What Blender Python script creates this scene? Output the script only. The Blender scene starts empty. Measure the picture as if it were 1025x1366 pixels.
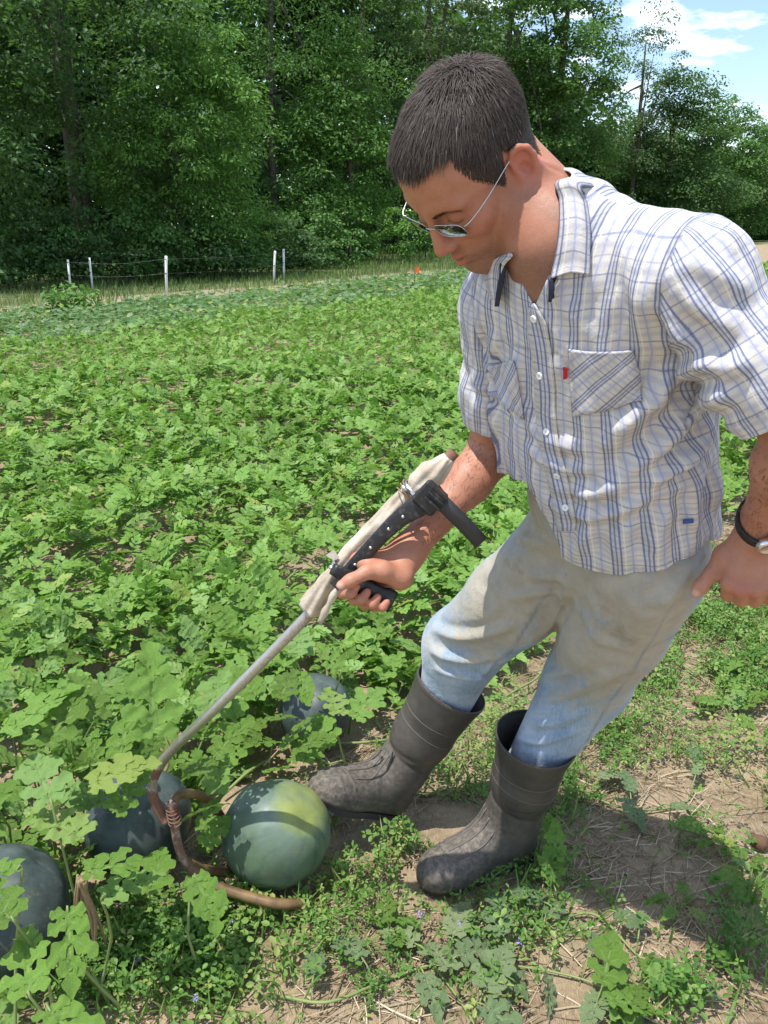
import bpy, math, random
import numpy as np
from mathutils import Vector, Matrix
from mathutils.bvhtree import BVHTree

# ------------------------------------------------------------------ camera, sky, sun, exposure
SC = bpy.context.scene
COL = SC.collection
FPX, CAMH = 1100.0, 1.42                      # focal length in photo pixels (photo 1025 x 1366), eye height in metres
TH = math.atan(383.0 / FPX)                   # downward pitch
CT, ST = math.cos(TH), math.sin(TH)
cam_d = bpy.data.cameras.new('camera'); cam = bpy.data.objects.new('camera', cam_d); COL.objects.link(cam)
cam_d.sensor_fit = 'HORIZONTAL'; cam_d.sensor_width = 36.0; cam_d.lens = 36.0 * FPX / 1025.0
cam_d.clip_start = 0.05; cam_d.clip_end = 3000.0
cam.location = (0, 0, CAMH); cam.rotation_euler = (math.pi / 2 - TH, 0, 0)
SC.camera = cam

SUN_EL, SUN_AZ = math.radians(72), math.radians(236)      # azimuth measured clockwise from +Y: high, behind the camera's left shoulder
W = bpy.data.worlds.new('World'); SC.world = W; W.use_nodes = True
nt = W.node_tree; nt.nodes.clear()
def N(t, kind, **kw):
    n = t.nodes.new(kind)
    for k, v in kw.items(): setattr(n, k, v)
    return n
sky = N(nt, 'ShaderNodeTexSky', sky_type='NISHITA', sun_disc=False, sun_elevation=SUN_EL, sun_rotation=SUN_AZ, air_density=1.0, dust_density=0.6, ozone_density=1.4)
tc = N(nt, 'ShaderNodeTexCoord'); sep = N(nt, 'ShaderNodeSeparateXYZ'); nt.links.new(tc.outputs['Generated'], sep.inputs[0])
# fair-weather clouds on a plane above the place: direction / height
mz = N(nt, 'ShaderNodeMath', operation='MAXIMUM'); nt.links.new(sep.outputs[2], mz.inputs[0]); mz.inputs[1].default_value = 0.02
ma = N(nt, 'ShaderNodeMath', operation='ADD'); nt.links.new(mz.outputs[0], ma.inputs[0]); ma.inputs[1].default_value = 0.12
dx = N(nt, 'ShaderNodeMath', operation='DIVIDE'); nt.links.new(sep.outputs[0], dx.inputs[0]); nt.links.new(ma.outputs[0], dx.inputs[1])
dy = N(nt, 'ShaderNodeMath', operation='DIVIDE'); nt.links.new(sep.outputs[1], dy.inputs[0]); nt.links.new(ma.outputs[0], dy.inputs[1])
cb = N(nt, 'ShaderNodeCombineXYZ'); nt.links.new(dx.outputs[0], cb.inputs[0]); nt.links.new(dy.outputs[0], cb.inputs[1])
CLOUD_OFF = (0.0, 0.0, 3.1)
mp = N(nt, 'ShaderNodeMapping'); mp.inputs['Location'].default_value = CLOUD_OFF; nt.links.new(cb.outputs[0], mp.inputs[0])
nz = N(nt, 'ShaderNodeTexNoise'); nz.inputs['Scale'].default_value = 2.6; nz.inputs['Detail'].default_value = 7; nz.inputs['Roughness'].default_value = .55
nt.links.new(mp.outputs[0], nz.inputs['Vector'])
rp = N(nt, 'ShaderNodeValToRGB'); rp.color_ramp.elements[0].position = .50; rp.color_ramp.elements[1].position = .66
nt.links.new(nz.outputs[0], rp.inputs[0])
mx = N(nt, 'ShaderNodeMixRGB'); hf = N(nt, 'ShaderNodeMapRange'); hf.inputs['From Min'].default_value = .03; hf.inputs['From Max'].default_value = .14; nt.links.new(sep.outputs[2], hf.inputs['Value'])
cm = N(nt, 'ShaderNodeMath', operation='MULTIPLY'); nt.links.new(rp.outputs[0], cm.inputs[0]); nt.links.new(hf.outputs[0], cm.inputs[1]); nt.links.new(cm.outputs[0], mx.inputs[0]); nt.links.new(sky.outputs[0], mx.inputs[1]); mx.inputs[2].default_value = (8.5, 8.8, 9.2, 1)
bg = N(nt, 'ShaderNodeBackground'); bg.inputs['Strength'].default_value = 0.15; nt.links.new(mx.outputs[0], bg.inputs[0])
wo = N(nt, 'ShaderNodeOutputWorld'); nt.links.new(bg.outputs[0], wo.inputs[0])

sd = bpy.data.lights.new('sun', 'SUN'); sun = bpy.data.objects.new('sun', sd); COL.objects.link(sun)
sd.energy = 3.9; sd.angle = math.radians(.53); sd.color = (1.0, .955, .89)
SUN_DIR = Vector((math.sin(SUN_AZ) * math.cos(SUN_EL), math.cos(SUN_AZ) * math.cos(SUN_EL), math.sin(SUN_EL)))   # towards the sun
sun.rotation_euler = SUN_DIR.to_track_quat('Z', 'Y').to_euler(); sun.location = (-3, -4, 12)
SC.view_settings.view_transform = 'Standard'; SC.view_settings.look = 'None'; SC.view_settings.exposure = 0.62; SC.view_settings.gamma = 1.0
SC.view_settings.use_curve_mapping = False
SC.render.engine = 'CYCLES'
SC.cycles.max_bounces = 6; SC.cycles.diffuse_bounces = 3; SC.cycles.transparent_max_bounces = 8; SC.cycles.use_denoising = True
rng = np.random.default_rng(7); random.seed(7)

# ------------------------------------------------------------------ helpers
def P(px, py, Z):
    "photo pixel + depth along the lens axis -> world point"
    v = (py - 683.0) / FPX
    return np.array([(px - 512.5) / FPX * Z, Z * (CT - v * ST), CAMH - Z * (ST + v * CT)])
def G(px, py, z=0.0):
    "photo pixel -> point on the level z"
    v = (py - 683.0) / FPX
    return P(px, py, (CAMH - z) / (ST + v * CT))
def pix(p):
    p = np.asarray(p, float); z = p[..., 2] - CAMH
    Z = p[..., 1] * CT - z * ST; up = p[..., 1] * ST + z * CT
    return np.stack([512.5 + FPX * p[..., 0] / Z, 683 - FPX * up / Z], -1), Z
def nrm(v):
    v = np.asarray(v, float); return v / np.linalg.norm(v)

def tag(o, label=None, cat=None, group=None, kind=None):
    for k, v in (('label', label), ('category', cat), ('group', group), ('kind', kind)):
        if v: o[k] = v
    return o
def empty(name, loc=(0, 0, 0), parent=None):
    o = bpy.data.objects.new(name, None); COL.objects.link(o); o.location = loc; o.empty_display_size = .05
    if parent: o.parent = parent
    return o
def link(name, me, parent=None, mat=None):
    o = bpy.data.objects.new(name, me); COL.objects.link(o)
    if mat is not None and len(me.materials) == 0: me.materials.append(mat)
    if parent is not None:
        o.parent = parent
        if parent.type == 'EMPTY' or True:
            o.matrix_parent_inverse = parent_world(parent).inverted()
    return o
def parent_world(o):
    m = o.matrix_basis.copy()
    while o.parent is not None:
        m = o.parent.matrix_basis @ o.matrix_parent_inverse @ m if False else o.parent.matrix_basis @ (o.matrix_parent_inverse @ m)
        o = o.parent
    return m
def mesh(name, V, F, mat=None, parent=None, smooth=True, attrs=None, mats=None, midx=None):
    "V (n,3); F (m,3) / (m,4) array or a list of such arrays; attrs {name: (n,) or (n,3)} on points"
    V = np.ascontiguousarray(V, np.float32)
    Fs = F if isinstance(F, list) and len(F) and isinstance(F[0], np.ndarray) and F[0].ndim == 2 else [np.asarray(F)]
    Fs = [np.asarray(f, np.int32) for f in Fs if len(f)]
    me = bpy.data.meshes.new(name)
    me.vertices.add(len(V)); me.vertices.foreach_set('co', V.ravel())
    li = np.concatenate([f.ravel() for f in Fs]).astype(np.int32)
    tot = np.concatenate([np.full(len(f), f.shape[1], np.int32) for f in Fs])
    st = np.concatenate([[0], np.cumsum(tot)[:-1]]).astype(np.int32)
    me.loops.add(len(li)); me.loops.foreach_set('vertex_index', li)
    me.polygons.add(len(tot)); me.polygons.foreach_set('loop_start', st)
    me.polygons.foreach_set('use_smooth', np.full(len(tot), bool(smooth)))
    if mats:
        for m_ in mats: me.materials.append(m_)
        if midx is not None: me.polygons.foreach_set('material_index', np.asarray(midx, np.int32))
    elif mat is not None: me.materials.append(mat)
    for k, a in (attrs or {}).items():
        a = np.asarray(a, np.float32)
        if a.ndim == 1:
            at = me.attributes.new(k, 'FLOAT', 'POINT'); at.data.foreach_set('value', np.ascontiguousarray(a))
        else:
            at = me.attributes.new(k, 'FLOAT_VECTOR', 'POINT'); at.data.foreach_set('vector', np.ascontiguousarray(a).ravel())
    me.update(calc_edges=True)
    o = link(name, me, parent)
    return o
def solid(o, t, offset=-1):
    m = o.modifiers.new('thickness', 'SOLIDIFY'); m.thickness = t; m.offset = offset; m.use_even_offset = False
    return o

def cr(pts, n):
    "Catmull-Rom resample of control points (k,d) to n points"
    p = np.asarray(pts, float); k = len(p)
    q = np.vstack([2 * p[0] - p[1], p, 2 * p[-1] - p[-2]])
    t = np.linspace(0, k - 1 - 1e-9, n); i = t.astype(int); u = (t - i)[:, None]
    a, b, c, d = q[i], q[i + 1], q[i + 2], q[i + 3]
    return .5 * ((2 * b) + (-a + c) * u + (2 * a - 5 * b + 4 * c - d) * u ** 2 + (-a + 3 * b - 3 * c + d) * u ** 3)
def tube(path, rad, seg=10, cap=True, flat=None, up=None):
    "swept tube: path (n,3), rad scalar/(n,), flat=(n,) or scalar ratio of the second axis. Returns V, [quads, tris]"
    p = np.asarray(path, float); n = len(p); r = np.broadcast_to(np.asarray(rad, float), (n,))
    t = np.gradient(p, axis=0); t /= np.linalg.norm(t, axis=1)[:, None] + 1e-12
    u = np.array(up if up is not None else ([0, 0, 1] if abs(t[0][2]) < .9 else [1, 0, 0]), float)
    Us = []
    for i in range(n):
        u = u - t[i] * (u @ t[i]); u = u / (np.linalg.norm(u) + 1e-12); Us.append(u)
    Us = np.array(Us); Vs = np.cross(t, Us)
    fl = np.broadcast_to(np.asarray(1.0 if flat is None else flat, float), (n,))
    a = np.arange(seg) / seg * 2 * np.pi
    V = p[:, None, :] + r[:, None, None] * (np.cos(a)[None, :, None] * Us[:, None, :] + (np.sin(a)[None, :, None] * fl[:, None, None]) * Vs[:, None, :])
    V = V.reshape(-1, 3)
    i = np.arange(n - 1)[:, None] * seg; j = np.arange(seg)[None, :]; j2 = (j + 1) % seg
    Q = np.stack([i + j, i + j2, i + seg + j2, i + seg + j], -1).reshape(-1, 4)
    T = np.zeros((0, 3), int)
    if cap:
        V = np.vstack([V, p[0], p[-1]]); b = n * seg; jj = np.arange(seg)
        T = np.vstack([np.stack([np.full(seg, b), (jj + 1) % seg, jj], -1), np.stack([np.full(seg, b + 1), (n - 1) * seg + jj, (n - 1) * seg + (jj + 1) % seg], -1)])
    return V, [Q, T]
def join(parts):
    "list of (V, [faces...]) -> one (V, [quads, tris])"
    Vs, Q, T, o = [], [], [], 0
    for V, Fs in parts:
        Vs.append(V)
        for f in (Fs if isinstance(Fs, list) else [Fs]):
            f = np.asarray(f)
            if len(f): (Q if f.shape[1] == 4 else T).append(f + o)
        o += len(V)
    out = []
    if Q: out.append(np.vstack(Q))
    if T: out.append(np.vstack(T))
    return np.vstack(Vs), out
def box(c, ax, half, bev=0.0):
    "oriented box with chamfered edges: c centre, ax 3x3 rows, half sizes -> V, F"
    h = np.asarray(half, float); b = min(bev, h.min() * .9)
    V = []; 
    S = [(x, y, z) for x in (-1, 1) for y in (-1, 1) for z in (-1, 1)]
    if b <= 0:
        V = np.array(S) * h; F = np.array([[0, 1, 3, 2], [4, 6, 7, 5], [0, 4, 5, 1], [2, 3, 7, 6], [0, 2, 6, 4], [1, 5, 7, 3]])
        return V @ np.asarray(ax) + np.asarray(c), [F]
    for s in S:
        for k in range(3):
            q = np.array(s) * (h - b); q[k] = s[k] * h[k]; V.append(q)
    V = np.array(V); idx = {s: i * 3 for i, s in enumerate(S)}
    Q, T = [], []
    for k in range(3):
        o = [a for a in range(3) if a != k]
        for sg in (-1, 1):
            r = []
            for a, bb in ((-1, -1), (1, -1), (1, 1), (-1, 1)):
                s = [0, 0, 0]; s[k] = sg; s[o[0]] = a; s[o[1]] = bb; r.append(idx[tuple(s)] + k)
            Q.append(r)
        for a in (-1, 1):
            for bb in (-1, 1):
                s0 = [0, 0, 0]; s0[k] = -1; s0[o[0]] = a; s0[o[1]] = bb; s1 = list(s0); s1[k] = 1
                Q.append([idx[tuple(s0)] + o[0], idx[tuple(s1)] + o[0], idx[tuple(s1)] + o[1], idx[tuple(s0)] + o[1]])
    for s in S: T.append([idx[s], idx[s] + 1, idx[s] + 2])
    return V @ np.asarray(ax) + np.asarray(c), [np.array(Q), np.array(T)]
def fix_normals(o):
    import bmesh
    bm = bmesh.new(); bm.from_mesh(o.data); bmesh.ops.recalc_face_normals(bm, faces=bm.faces); bm.to_mesh(o.data); bm.free(); return o

# ---- signed-distance volumes meshed with surface nets (bodies, clothes, boots)
class Vol:
    def __init__(s, lo, hi, res):
        s.lo = np.asarray(lo, float); s.res = res
        s.n = (np.ceil((np.asarray(hi, float) - s.lo) / res).astype(int) + 1)
        s.ax = [(s.lo[i] + res * np.arange(s.n[i])).astype(np.float32) for i in range(3)]
        s.F = np.full(s.n, 1.0, np.float32)
    def _op(s, fn, lo, hi, k, mode):
        pad = k + 4 * s.res; sl = []
        for i in range(3):
            a = int(np.floor((lo[i] - pad - s.lo[i]) / s.res)); b = int(np.ceil((hi[i] + pad - s.lo[i]) / s.res)) + 1
            a, b = max(a, 0), min(b, s.n[i])
            if b <= a: return
            sl.append(slice(a, b))
        X = s.ax[0][sl[0]][:, None, None]; Y = s.ax[1][sl[1]][None, :, None]; Z = s.ax[2][sl[2]][None, None, :]
        d = fn(X, Y, Z); F = s.F[tuple(sl)]
        if mode == 'sub':
            d = -d; h = np.maximum(k - np.abs(F - d), 0) / max(k, 1e-6); s.F[tuple(sl)] = np.maximum(F, d) + h * h * k * .25
        else:
            h = np.maximum(k - np.abs(F - d), 0) / max(k, 1e-6); s.F[tuple(sl)] = np.minimum(F, d) - h * h * k * .25
    def cone(s, a, b, ra, rb, k=.01, flat=None, mode='add'):
        a = np.asarray(a, float); b = np.asarray(b, float); ab = b - a; L2 = float(ab @ ab) + 1e-12; R = max(ra, rb)
        if flat is not None: fa = nrm(flat[0]); ff = flat[1]; R = R * max(1, 1 / ff)
        def fn(X, Y, Z):
            x, y, z = X - a[0], Y - a[1], Z - a[2]
            t = np.clip((x * ab[0] + y * ab[1] + z * ab[2]) / L2, 0, 1)
            x, y, z = x - t * ab[0], y - t * ab[1], z - t * ab[2]
            if flat is not None:
                c = (x * fa[0] + y * fa[1] + z * fa[2]) * (ff - 1)
                x, y, z = x + c * fa[0], y + c * fa[1], z + c * fa[2]
            return np.sqrt(x * x + y * y + z * z) - (ra + (rb - ra) * t)
        s._op(fn, np.minimum(a, b) - R, np.maximum(a, b) + R, k, mode)
    def ell(s, c, r, R=None, k=.01, mode='add'):
        c = np.asarray(c, float); r = np.asarray(r, float); R = np.eye(3) if R is None else np.asarray(R, float); m = r.max()
        def fn(X, Y, Z):
            x, y, z = X - c[0], Y - c[1], Z - c[2]
            u = (x * R[0, 0] + y * R[0, 1] + z * R[0, 2]) / r[0]; v = (x * R[1, 0] + y * R[1, 1] + z * R[1, 2]) / r[1]; w = (x * R[2, 0] + y * R[2, 1] + z * R[2, 2]) / r[2]
            k0 = np.sqrt(u * u + v * v + w * w); k1 = np.sqrt((u / r[0]) ** 2 + (v / r[1]) ** 2 + (w / r[2]) ** 2) + 1e-9
            return k0 * (k0 - 1) / k1
        s._op(fn, c - m, c + m, k, mode)
    def chain(s, pts, rads, k=.008, flat=None):
        for i in range(len(pts) - 1): s.cone(pts[i], pts[i + 1], rads[i], rads[i + 1], k, flat)
    def nets(s, smooth=1):
        F = s.F; S = F < 0; n = s.n
        c8 = [(0,0,0),(1,0,0),(0,1,0),(1,1,0),(0,0,1),(1,0,1),(0,1,1),(1,1,1)]
        cnt = np.zeros(n - 1, np.int8)
        for a, b, c in c8: cnt += S[a:n[0]-1+a, b:n[1]-1+b, c:n[2]-1+c]
        I = np.argwhere((cnt > 0) & (cnt < 8)); M = len(I)
        idx = np.full(n - 1, -1, np.int64); idx[tuple(I.T)] = np.arange(M)
        val = np.stack([F[I[:, 0]+a, I[:, 1]+b, I[:, 2]+c] for a, b, c in c8], 1)
        acc = np.zeros((M, 3)); num = np.zeros(M); cc = np.array(c8, float)
        for e0, e1 in ((0,1),(2,3),(4,5),(6,7),(0,2),(1,3),(4,6),(5,7),(0,4),(1,5),(2,6),(3,7)):
            v0, v1 = val[:, e0], val[:, e1]; m = (v0 < 0) != (v1 < 0); t = v0[m] / (v0[m] - v1[m])
            acc[m] += cc[e0] + t[:, None] * (cc[e1] - cc[e0]); num[m] += 1
        V = s.lo + (I + acc / num[:, None]) * s.res
        Q = []
        for ax in range(3):
            o1, o2 = [(1, 2), (2, 0), (0, 1)][ax]
            sh0 = [slice(None)] * 3; sh1 = [slice(None)] * 3; sh0[ax] = slice(0, n[ax]-1); sh1[ax] = slice(1, n[ax])
            A, B = S[tuple(sh0)], S[tuple(sh1)]
            E = np.argwhere(A != B); 
            ok = (E[:, o1] > 0) & (E[:, o2] > 0) & (E[:, o1] < n[o1]-1) & (E[:, o2] < n[o2]-1); E = E[ok]
            fl = A[tuple(E.T)]
            d1 = np.zeros(3, int); d1[o1] = 1; d2 = np.zeros(3, int); d2[o2] = 1
            q = np.stack([idx[tuple((E - d1 - d2).T)], idx[tuple((E - d2).T)], idx[tuple(E.T)], idx[tuple((E - d1).T)]], 1)
            q[~fl] = q[~fl][:, ::-1]; Q.append(q)
        Q = np.vstack(Q)
        V = relax(V, Q, smooth)
        return V, Q
def edges_of(Q):
    k = Q.shape[1]; E = np.vstack([Q[:, [i, (i + 1) % k]] for i in range(k)]); E.sort(1)
    return np.unique(E, axis=0)
def relax(V, Q, it, lam=.5, keep=None):
    if it <= 0: return V
    E = edges_of(Q); n = len(V)
    deg = np.bincount(E[:, 0], minlength=n) + np.bincount(E[:, 1], minlength=n) + 1e-9
    V = V.copy()
    for _ in range(it):
        A = np.stack([np.bincount(E[:, 0], V[E[:, 1], c], n) + np.bincount(E[:, 1], V[E[:, 0], c], n) for c in range(3)], 1) / deg[:, None]
        D = lam * (A - V)
        if keep is not None: D *= keep[:, None]
        V = V + D
    return V
def vnormals(V, Q):
    T = np.vstack([Q[:, [0, 1, 2]], Q[:, [0, 2, 3]]]) if Q.shape[1] == 4 else Q
    n = np.cross(V[T[:, 1]] - V[T[:, 0]], V[T[:, 2]] - V[T[:, 0]]); out = np.zeros_like(V)
    for i in range(3):
        for c in range(3): out[:, c] += np.bincount(T[:, i], n[:, c], len(V))
    return out / (np.linalg.norm(out, axis=1)[:, None] + 1e-12)
def tri(Q): return np.vstack([Q[:, [0, 1, 2]], Q[:, [0, 2, 3]]]) if Q.shape[1] == 4 else Q
def clip(V, T, val):
    "keep the part of a triangle mesh where val > 0, cutting triangles along val = 0"
    T = tri(T); pos = val[T] > 0; c = pos.sum(1); keep = T[c == 3]; newV = [V]; newT = [keep]; base = len(V); cache = {}; extra = []
    def ev(i, j):
        nonlocal base
        k = (i, j) if i < j else (j, i)
        if k not in cache:
            t = val[k[0]] / (val[k[0]] - val[k[1]]); extra.append(V[k[0]] + t * (V[k[1]] - V[k[0]])); cache[k] = base; base += 1
        return cache[k]
    out = []
    for t, p in zip(T[c == 1], pos[c == 1]):
        i = int(np.argmax(p)); a, b, d = t[i], t[(i+1) % 3], t[(i+2) % 3]; out.append((a, ev(a, b), ev(a, d)))
    for t, p in zip(T[c == 2], pos[c == 2]):
        i = int(np.argmin(p)); a, b, d = t[i], t[(i+1) % 3], t[(i+2) % 3]; e, g = ev(a, b), ev(a, d); out.append((e, b, d)); out.append((e, d, g))
    T2 = np.vstack([keep, np.array(out, int).reshape(-1, 3)]); V2 = np.vstack([V, np.array(extra).reshape(-1, 3)])
    u, inv = np.unique(T2, return_inverse=True)
    return V2[u], inv.reshape(-1, 3)
def bvh_of(V, T): return BVHTree.FromPolygons([tuple(v) for v in V], [tuple(int(i) for i in t) for t in tri(T)])
def cast(bvh, px, py):
    d = P(px, py, 1.0) - np.array([0, 0, CAMH]); h = bvh.ray_cast(Vector((0, 0, CAMH)), Vector(d).normalized())
    return (None, None) if h[0] is None else (np.array(h[0]), np.array(h[1]))
def polydist(V, pl):
    "distance of points to a polyline and the parameter 0..1 along it"
    best = np.full(len(V), 9.0); par = np.zeros(len(V)); n = len(pl) - 1
    for i in range(n):
        a, b = pl[i], pl[i + 1]; ab = b - a; t = np.clip(((V - a) @ ab) / (ab @ ab + 1e-12), 0, 1)
        d = np.linalg.norm(V - a - t[:, None] * ab, axis=1); m = d < best; best[m] = d[m]; par[m] = (i + t[m]) / n
    return best, par
def folds(V, Nn, bvh, lst):
    "raise soft fabric folds along lines drawn over the cloth: (pixel polyline, height m, width m)"
    D = np.zeros(len(V))
    for px, amp, w in lst:
        pl = [cast(bvh, *q)[0] for q in cr(np.array(px, float), 9)]; pl = [q for q in pl if q is not None]
        if len(pl) < 2: continue
        d, t = polydist(V, np.array(pl)); tp = np.clip(np.minimum(t, 1 - t) * 4, 0, 1) ** .7
        D += amp * tp * (np.exp(-(d / w) ** 2) - .45 * np.exp(-((d - 1.9 * w) / (.9 * w)) ** 2))
    return V + Nn * D[:, None]

# ---- materials
def mat(name, base=(.5, .5, .5), rough=.6, **kw):
    m = bpy.data.materials.new(name); m.use_nodes = True; b = m.node_tree.nodes['Principled BSDF']
    b.inputs['Base Color'].default_value = (*base, 1); b.inputs['Roughness'].default_value = rough
    for k, v in kw.items(): b.inputs[k].default_value = v
    m['b'] = 0
    return m
class NB:
    "tiny node builder on a material"
    def __init__(s, m): s.t = m.node_tree; s.b = s.t.nodes['Principled BSDF']; s.out = s.t.nodes['Material Output']
    def n(s, kind, ins=None, **kw):
        x = s.t.nodes.new(kind)
        for k, v in kw.items(): setattr(x, k, v)
        for k, v in (ins or {}).items(): s.set(x.inputs[k], v)
        return x
    def set(s, inp, v):
        if hasattr(v, 'is_output') or isinstance(v, bpy.types.NodeSocket): s.t.links.new(v, inp)
        else:
            if isinstance(v, tuple) and len(v) == 3 and inp.type == 'RGBA': v = (*v, 1)
            inp.default_value = v
    def math(s, op, a, b=0.0, c=None):
        x = s.n('ShaderNodeMath', operation=op); s.set(x.inputs[0], a); s.set(x.inputs[1], b)
        if c is not None: s.set(x.inputs[2], c)
        return x.outputs[0]
    def mix(s, f, a, b, mode='MIX'):
        x = s.n('ShaderNodeMixRGB', blend_type=mode); s.set(x.inputs[0], f); s.set(x.inputs[1], a); s.set(x.inputs[2], b); return x.outputs[0]
    def noise(s, scale, detail=4, vec=None, rough=.55, dist=0.0):
        x = s.n('ShaderNodeTexNoise'); x.inputs['Scale'].default_value = scale; x.inputs['Detail'].default_value = detail; x.inputs['Roughness'].default_value = rough; x.inputs['Distortion'].default_value = dist
        if vec is not None: s.t.links.new(vec, x.inputs['Vector'])
        return x.outputs[0]
    def ramp(s, fac, stops):
        x = s.n('ShaderNodeValToRGB'); s.set(x.inputs[0], fac); cr_ = x.color_ramp
        while len(cr_.elements) < len(stops): cr_.elements.new(.5)
        for e, (p, c) in zip(cr_.elements, stops): e.position = p; e.color = (c, c, c, 1) if isinstance(c, (int, float)) else (*c, 1)
        return x.outputs[0]
    def attr(s, name): return s.n('ShaderNodeAttribute', attribute_name=name)
    def obj(s): return s.n('ShaderNodeTexCoord').outputs['Object']
    def mapv(s, vec, scale=(1, 1, 1), rot=(0, 0, 0), loc=(0, 0, 0)):
        x = s.n('ShaderNodeMapping'); s.t.links.new(vec, x.inputs[0]); x.inputs['Scale'].default_value = scale; x.inputs['Rotation'].default_value = rot; x.inputs['Location'].default_value = loc; return x.outputs[0]
    def bump(s, h, strength=.3, dist=.01, normal=None):
        x = s.n('ShaderNodeBump'); x.inputs['Strength'].default_value = strength; x.inputs['Distance'].default_value = dist; s.t.links.new(h, x.inputs['Height'])
        if normal is not None: s.t.links.new(normal, x.inputs['Normal'])
        return x.outputs[0]
    def base(s, c): s.set(s.b.inputs['Base Color'], c); return s
    def rough(s, c): s.set(s.b.inputs['Roughness'], c); return s
    def normal(s, c): s.set(s.b.inputs['Normal'], c); return s
# ================================================================== ground
A = np.array
RD = nrm(A([.55, .835, 0])); RN = A([-.835, .55, 0]) / np.linalg.norm([.835, .55])      # row direction, and across the rows towards the woods
def vnoise(x, y, s, seed=0):
    "smooth value noise on arrays"
    r = np.random.default_rng(seed).random((64, 64)); x = x * s; y = y * s; i = np.floor(x).astype(int); j = np.floor(y).astype(int); u = x - i; v = y - j; u = u * u * (3 - 2 * u); v = v * v * (3 - 2 * v)
    g_ = lambda a, b: r[a % 64, b % 64]
    return (g_(i, j) * (1 - u) + g_(i + 1, j) * u) * (1 - v) + (g_(i, j + 1) * (1 - u) + g_(i + 1, j + 1) * u) * v
def gheight(x, y):
    f = np.clip(1 - np.hypot(x, y - 2) / 9, 0, 1); return f * (.014 * (vnoise(x, y, 5.0, 1) - .5) + .010 * (vnoise(x, y, 14.0, 2) - .5) + .005 * (vnoise(x, y, 40.0, 3) - .5)) - .004
def axis_(lo, hi, fine0, fine1, st):
    a = list(np.arange(fine0, fine1, st)); s_ = st; x_ = fine1
    while x_ < hi: a.append(x_); s_ *= 1.22; x_ += s_
    a.append(hi); s_ = st; x_ = fine0; b = []
    while x_ > lo: s_ *= 1.22; x_ -= s_; b.append(max(x_, lo))
    return A(sorted(set(b + a)))
gxs = axis_(-900, 900, -1.6, 2.6, .034); gys = axis_(-60, 1500, .8, 4.2, .034)
GX, GY = np.meshgrid(gxs, gys); GZ = gheight(GX, GY); nx_, ny_ = len(gxs), len(gys)
i_ = np.arange(nx_ - 1)[None, :]; j_ = np.arange(ny_ - 1)[:, None] * nx_
M_GROUND = mat('soil', (.25, .18, .12), .95); nb = NB(M_GROUND); co = nb.obj(); sx = nb.n('ShaderNodeSeparateXYZ', {0: co})
nd = nb.math('ADD', nb.math('MULTIPLY', sx.outputs[0], float(RN[0])), nb.math('MULTIPLY', sx.outputs[1], float(RN[1])))
soil = nb.mix(nb.ramp(nb.noise(3.2, 6, co, .65), [(.38, 0), (.62, 1)]), (.155, .105, .058), (.36, .27, .165))
soil = nb.mix(nb.ramp(nb.noise(60, 5, co, .7), [(.35, 0), (.75, .6)]), soil, (.45, .36, .23))
straw = nb.n('ShaderNodeTexNoise'); straw.inputs['Scale'].default_value = 1; straw.inputs['Detail'].default_value = 3; nb.t.links.new(nb.mapv(co, (420, 60, 60), (0, 0, .6)), straw.inputs['Vector'])
soil = nb.mix(nb.ramp(straw.outputs[0], [(.55, 0), (.66, .5)]), soil, (.50, .42, .29))
verge = nb.mix(nb.ramp(nb.noise(1.3, 6, co, .7), [(.35, 0), (.65, 1)]), (.070, .105, .030), (.18, .185, .080))
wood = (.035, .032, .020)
dk = nb.mix(nb.ramp(nb.math('ADD', nd, nb.math('MULTIPLY', nb.noise(2.0, 3, co), .3)), [(0, 0), (.0, 0)]), soil, soil)
mr = nb.n('ShaderNodeMapRange', {'Value': nb.math('ADD', nd, nb.math('MULTIPLY', nb.math('SUBTRACT', nb.noise(.8, 4, co), .5), 1.6)), 'From Min': 12.2, 'From Max': 12.9})
c = nb.mix(mr.outputs[0], soil, verge)
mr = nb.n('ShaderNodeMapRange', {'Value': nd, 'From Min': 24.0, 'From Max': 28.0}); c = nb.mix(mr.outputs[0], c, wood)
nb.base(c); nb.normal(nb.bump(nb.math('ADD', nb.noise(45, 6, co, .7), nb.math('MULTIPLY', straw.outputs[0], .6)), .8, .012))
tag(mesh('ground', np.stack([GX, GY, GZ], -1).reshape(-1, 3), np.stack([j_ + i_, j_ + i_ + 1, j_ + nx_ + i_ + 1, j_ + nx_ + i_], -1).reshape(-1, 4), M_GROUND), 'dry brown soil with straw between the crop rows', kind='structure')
# sandy track between the crop and the grass verge
M_SAND = mat('sand', (.40, .31, .21), .95); nb = NB(M_SAND); co = nb.obj(); nb.base(nb.mix(nb.ramp(nb.noise(2.2, 6, co, .7), [(.35, 0), (.65, 1)]), (.20, .15, .095), (.36, .285, .19))); nb.normal(nb.bump(nb.noise(20, 5, co), .5, .02))
V = []
for k_ in range(141):
    t = -8 + k_ * .5; b_ = RD * t; w0 = 12.45 + .22 * math.sin(t * .9) + .12 * math.sin(t * 2.3); w1 = 14.2 + .3 * math.sin(t * .6 + 1) + .1 * math.sin(t * 1.9)
    for w in (w0, w1): p_ = b_ + RN * w; V.append((p_[0], p_[1], .006))
i_ = np.arange(140) * 2
tag(mesh('sandy_path', A(V), np.stack([i_, i_ + 1, i_ + 3, i_ + 2], 1), M_SAND), 'pale sandy track along the edge of the crop', kind='structure')

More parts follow.
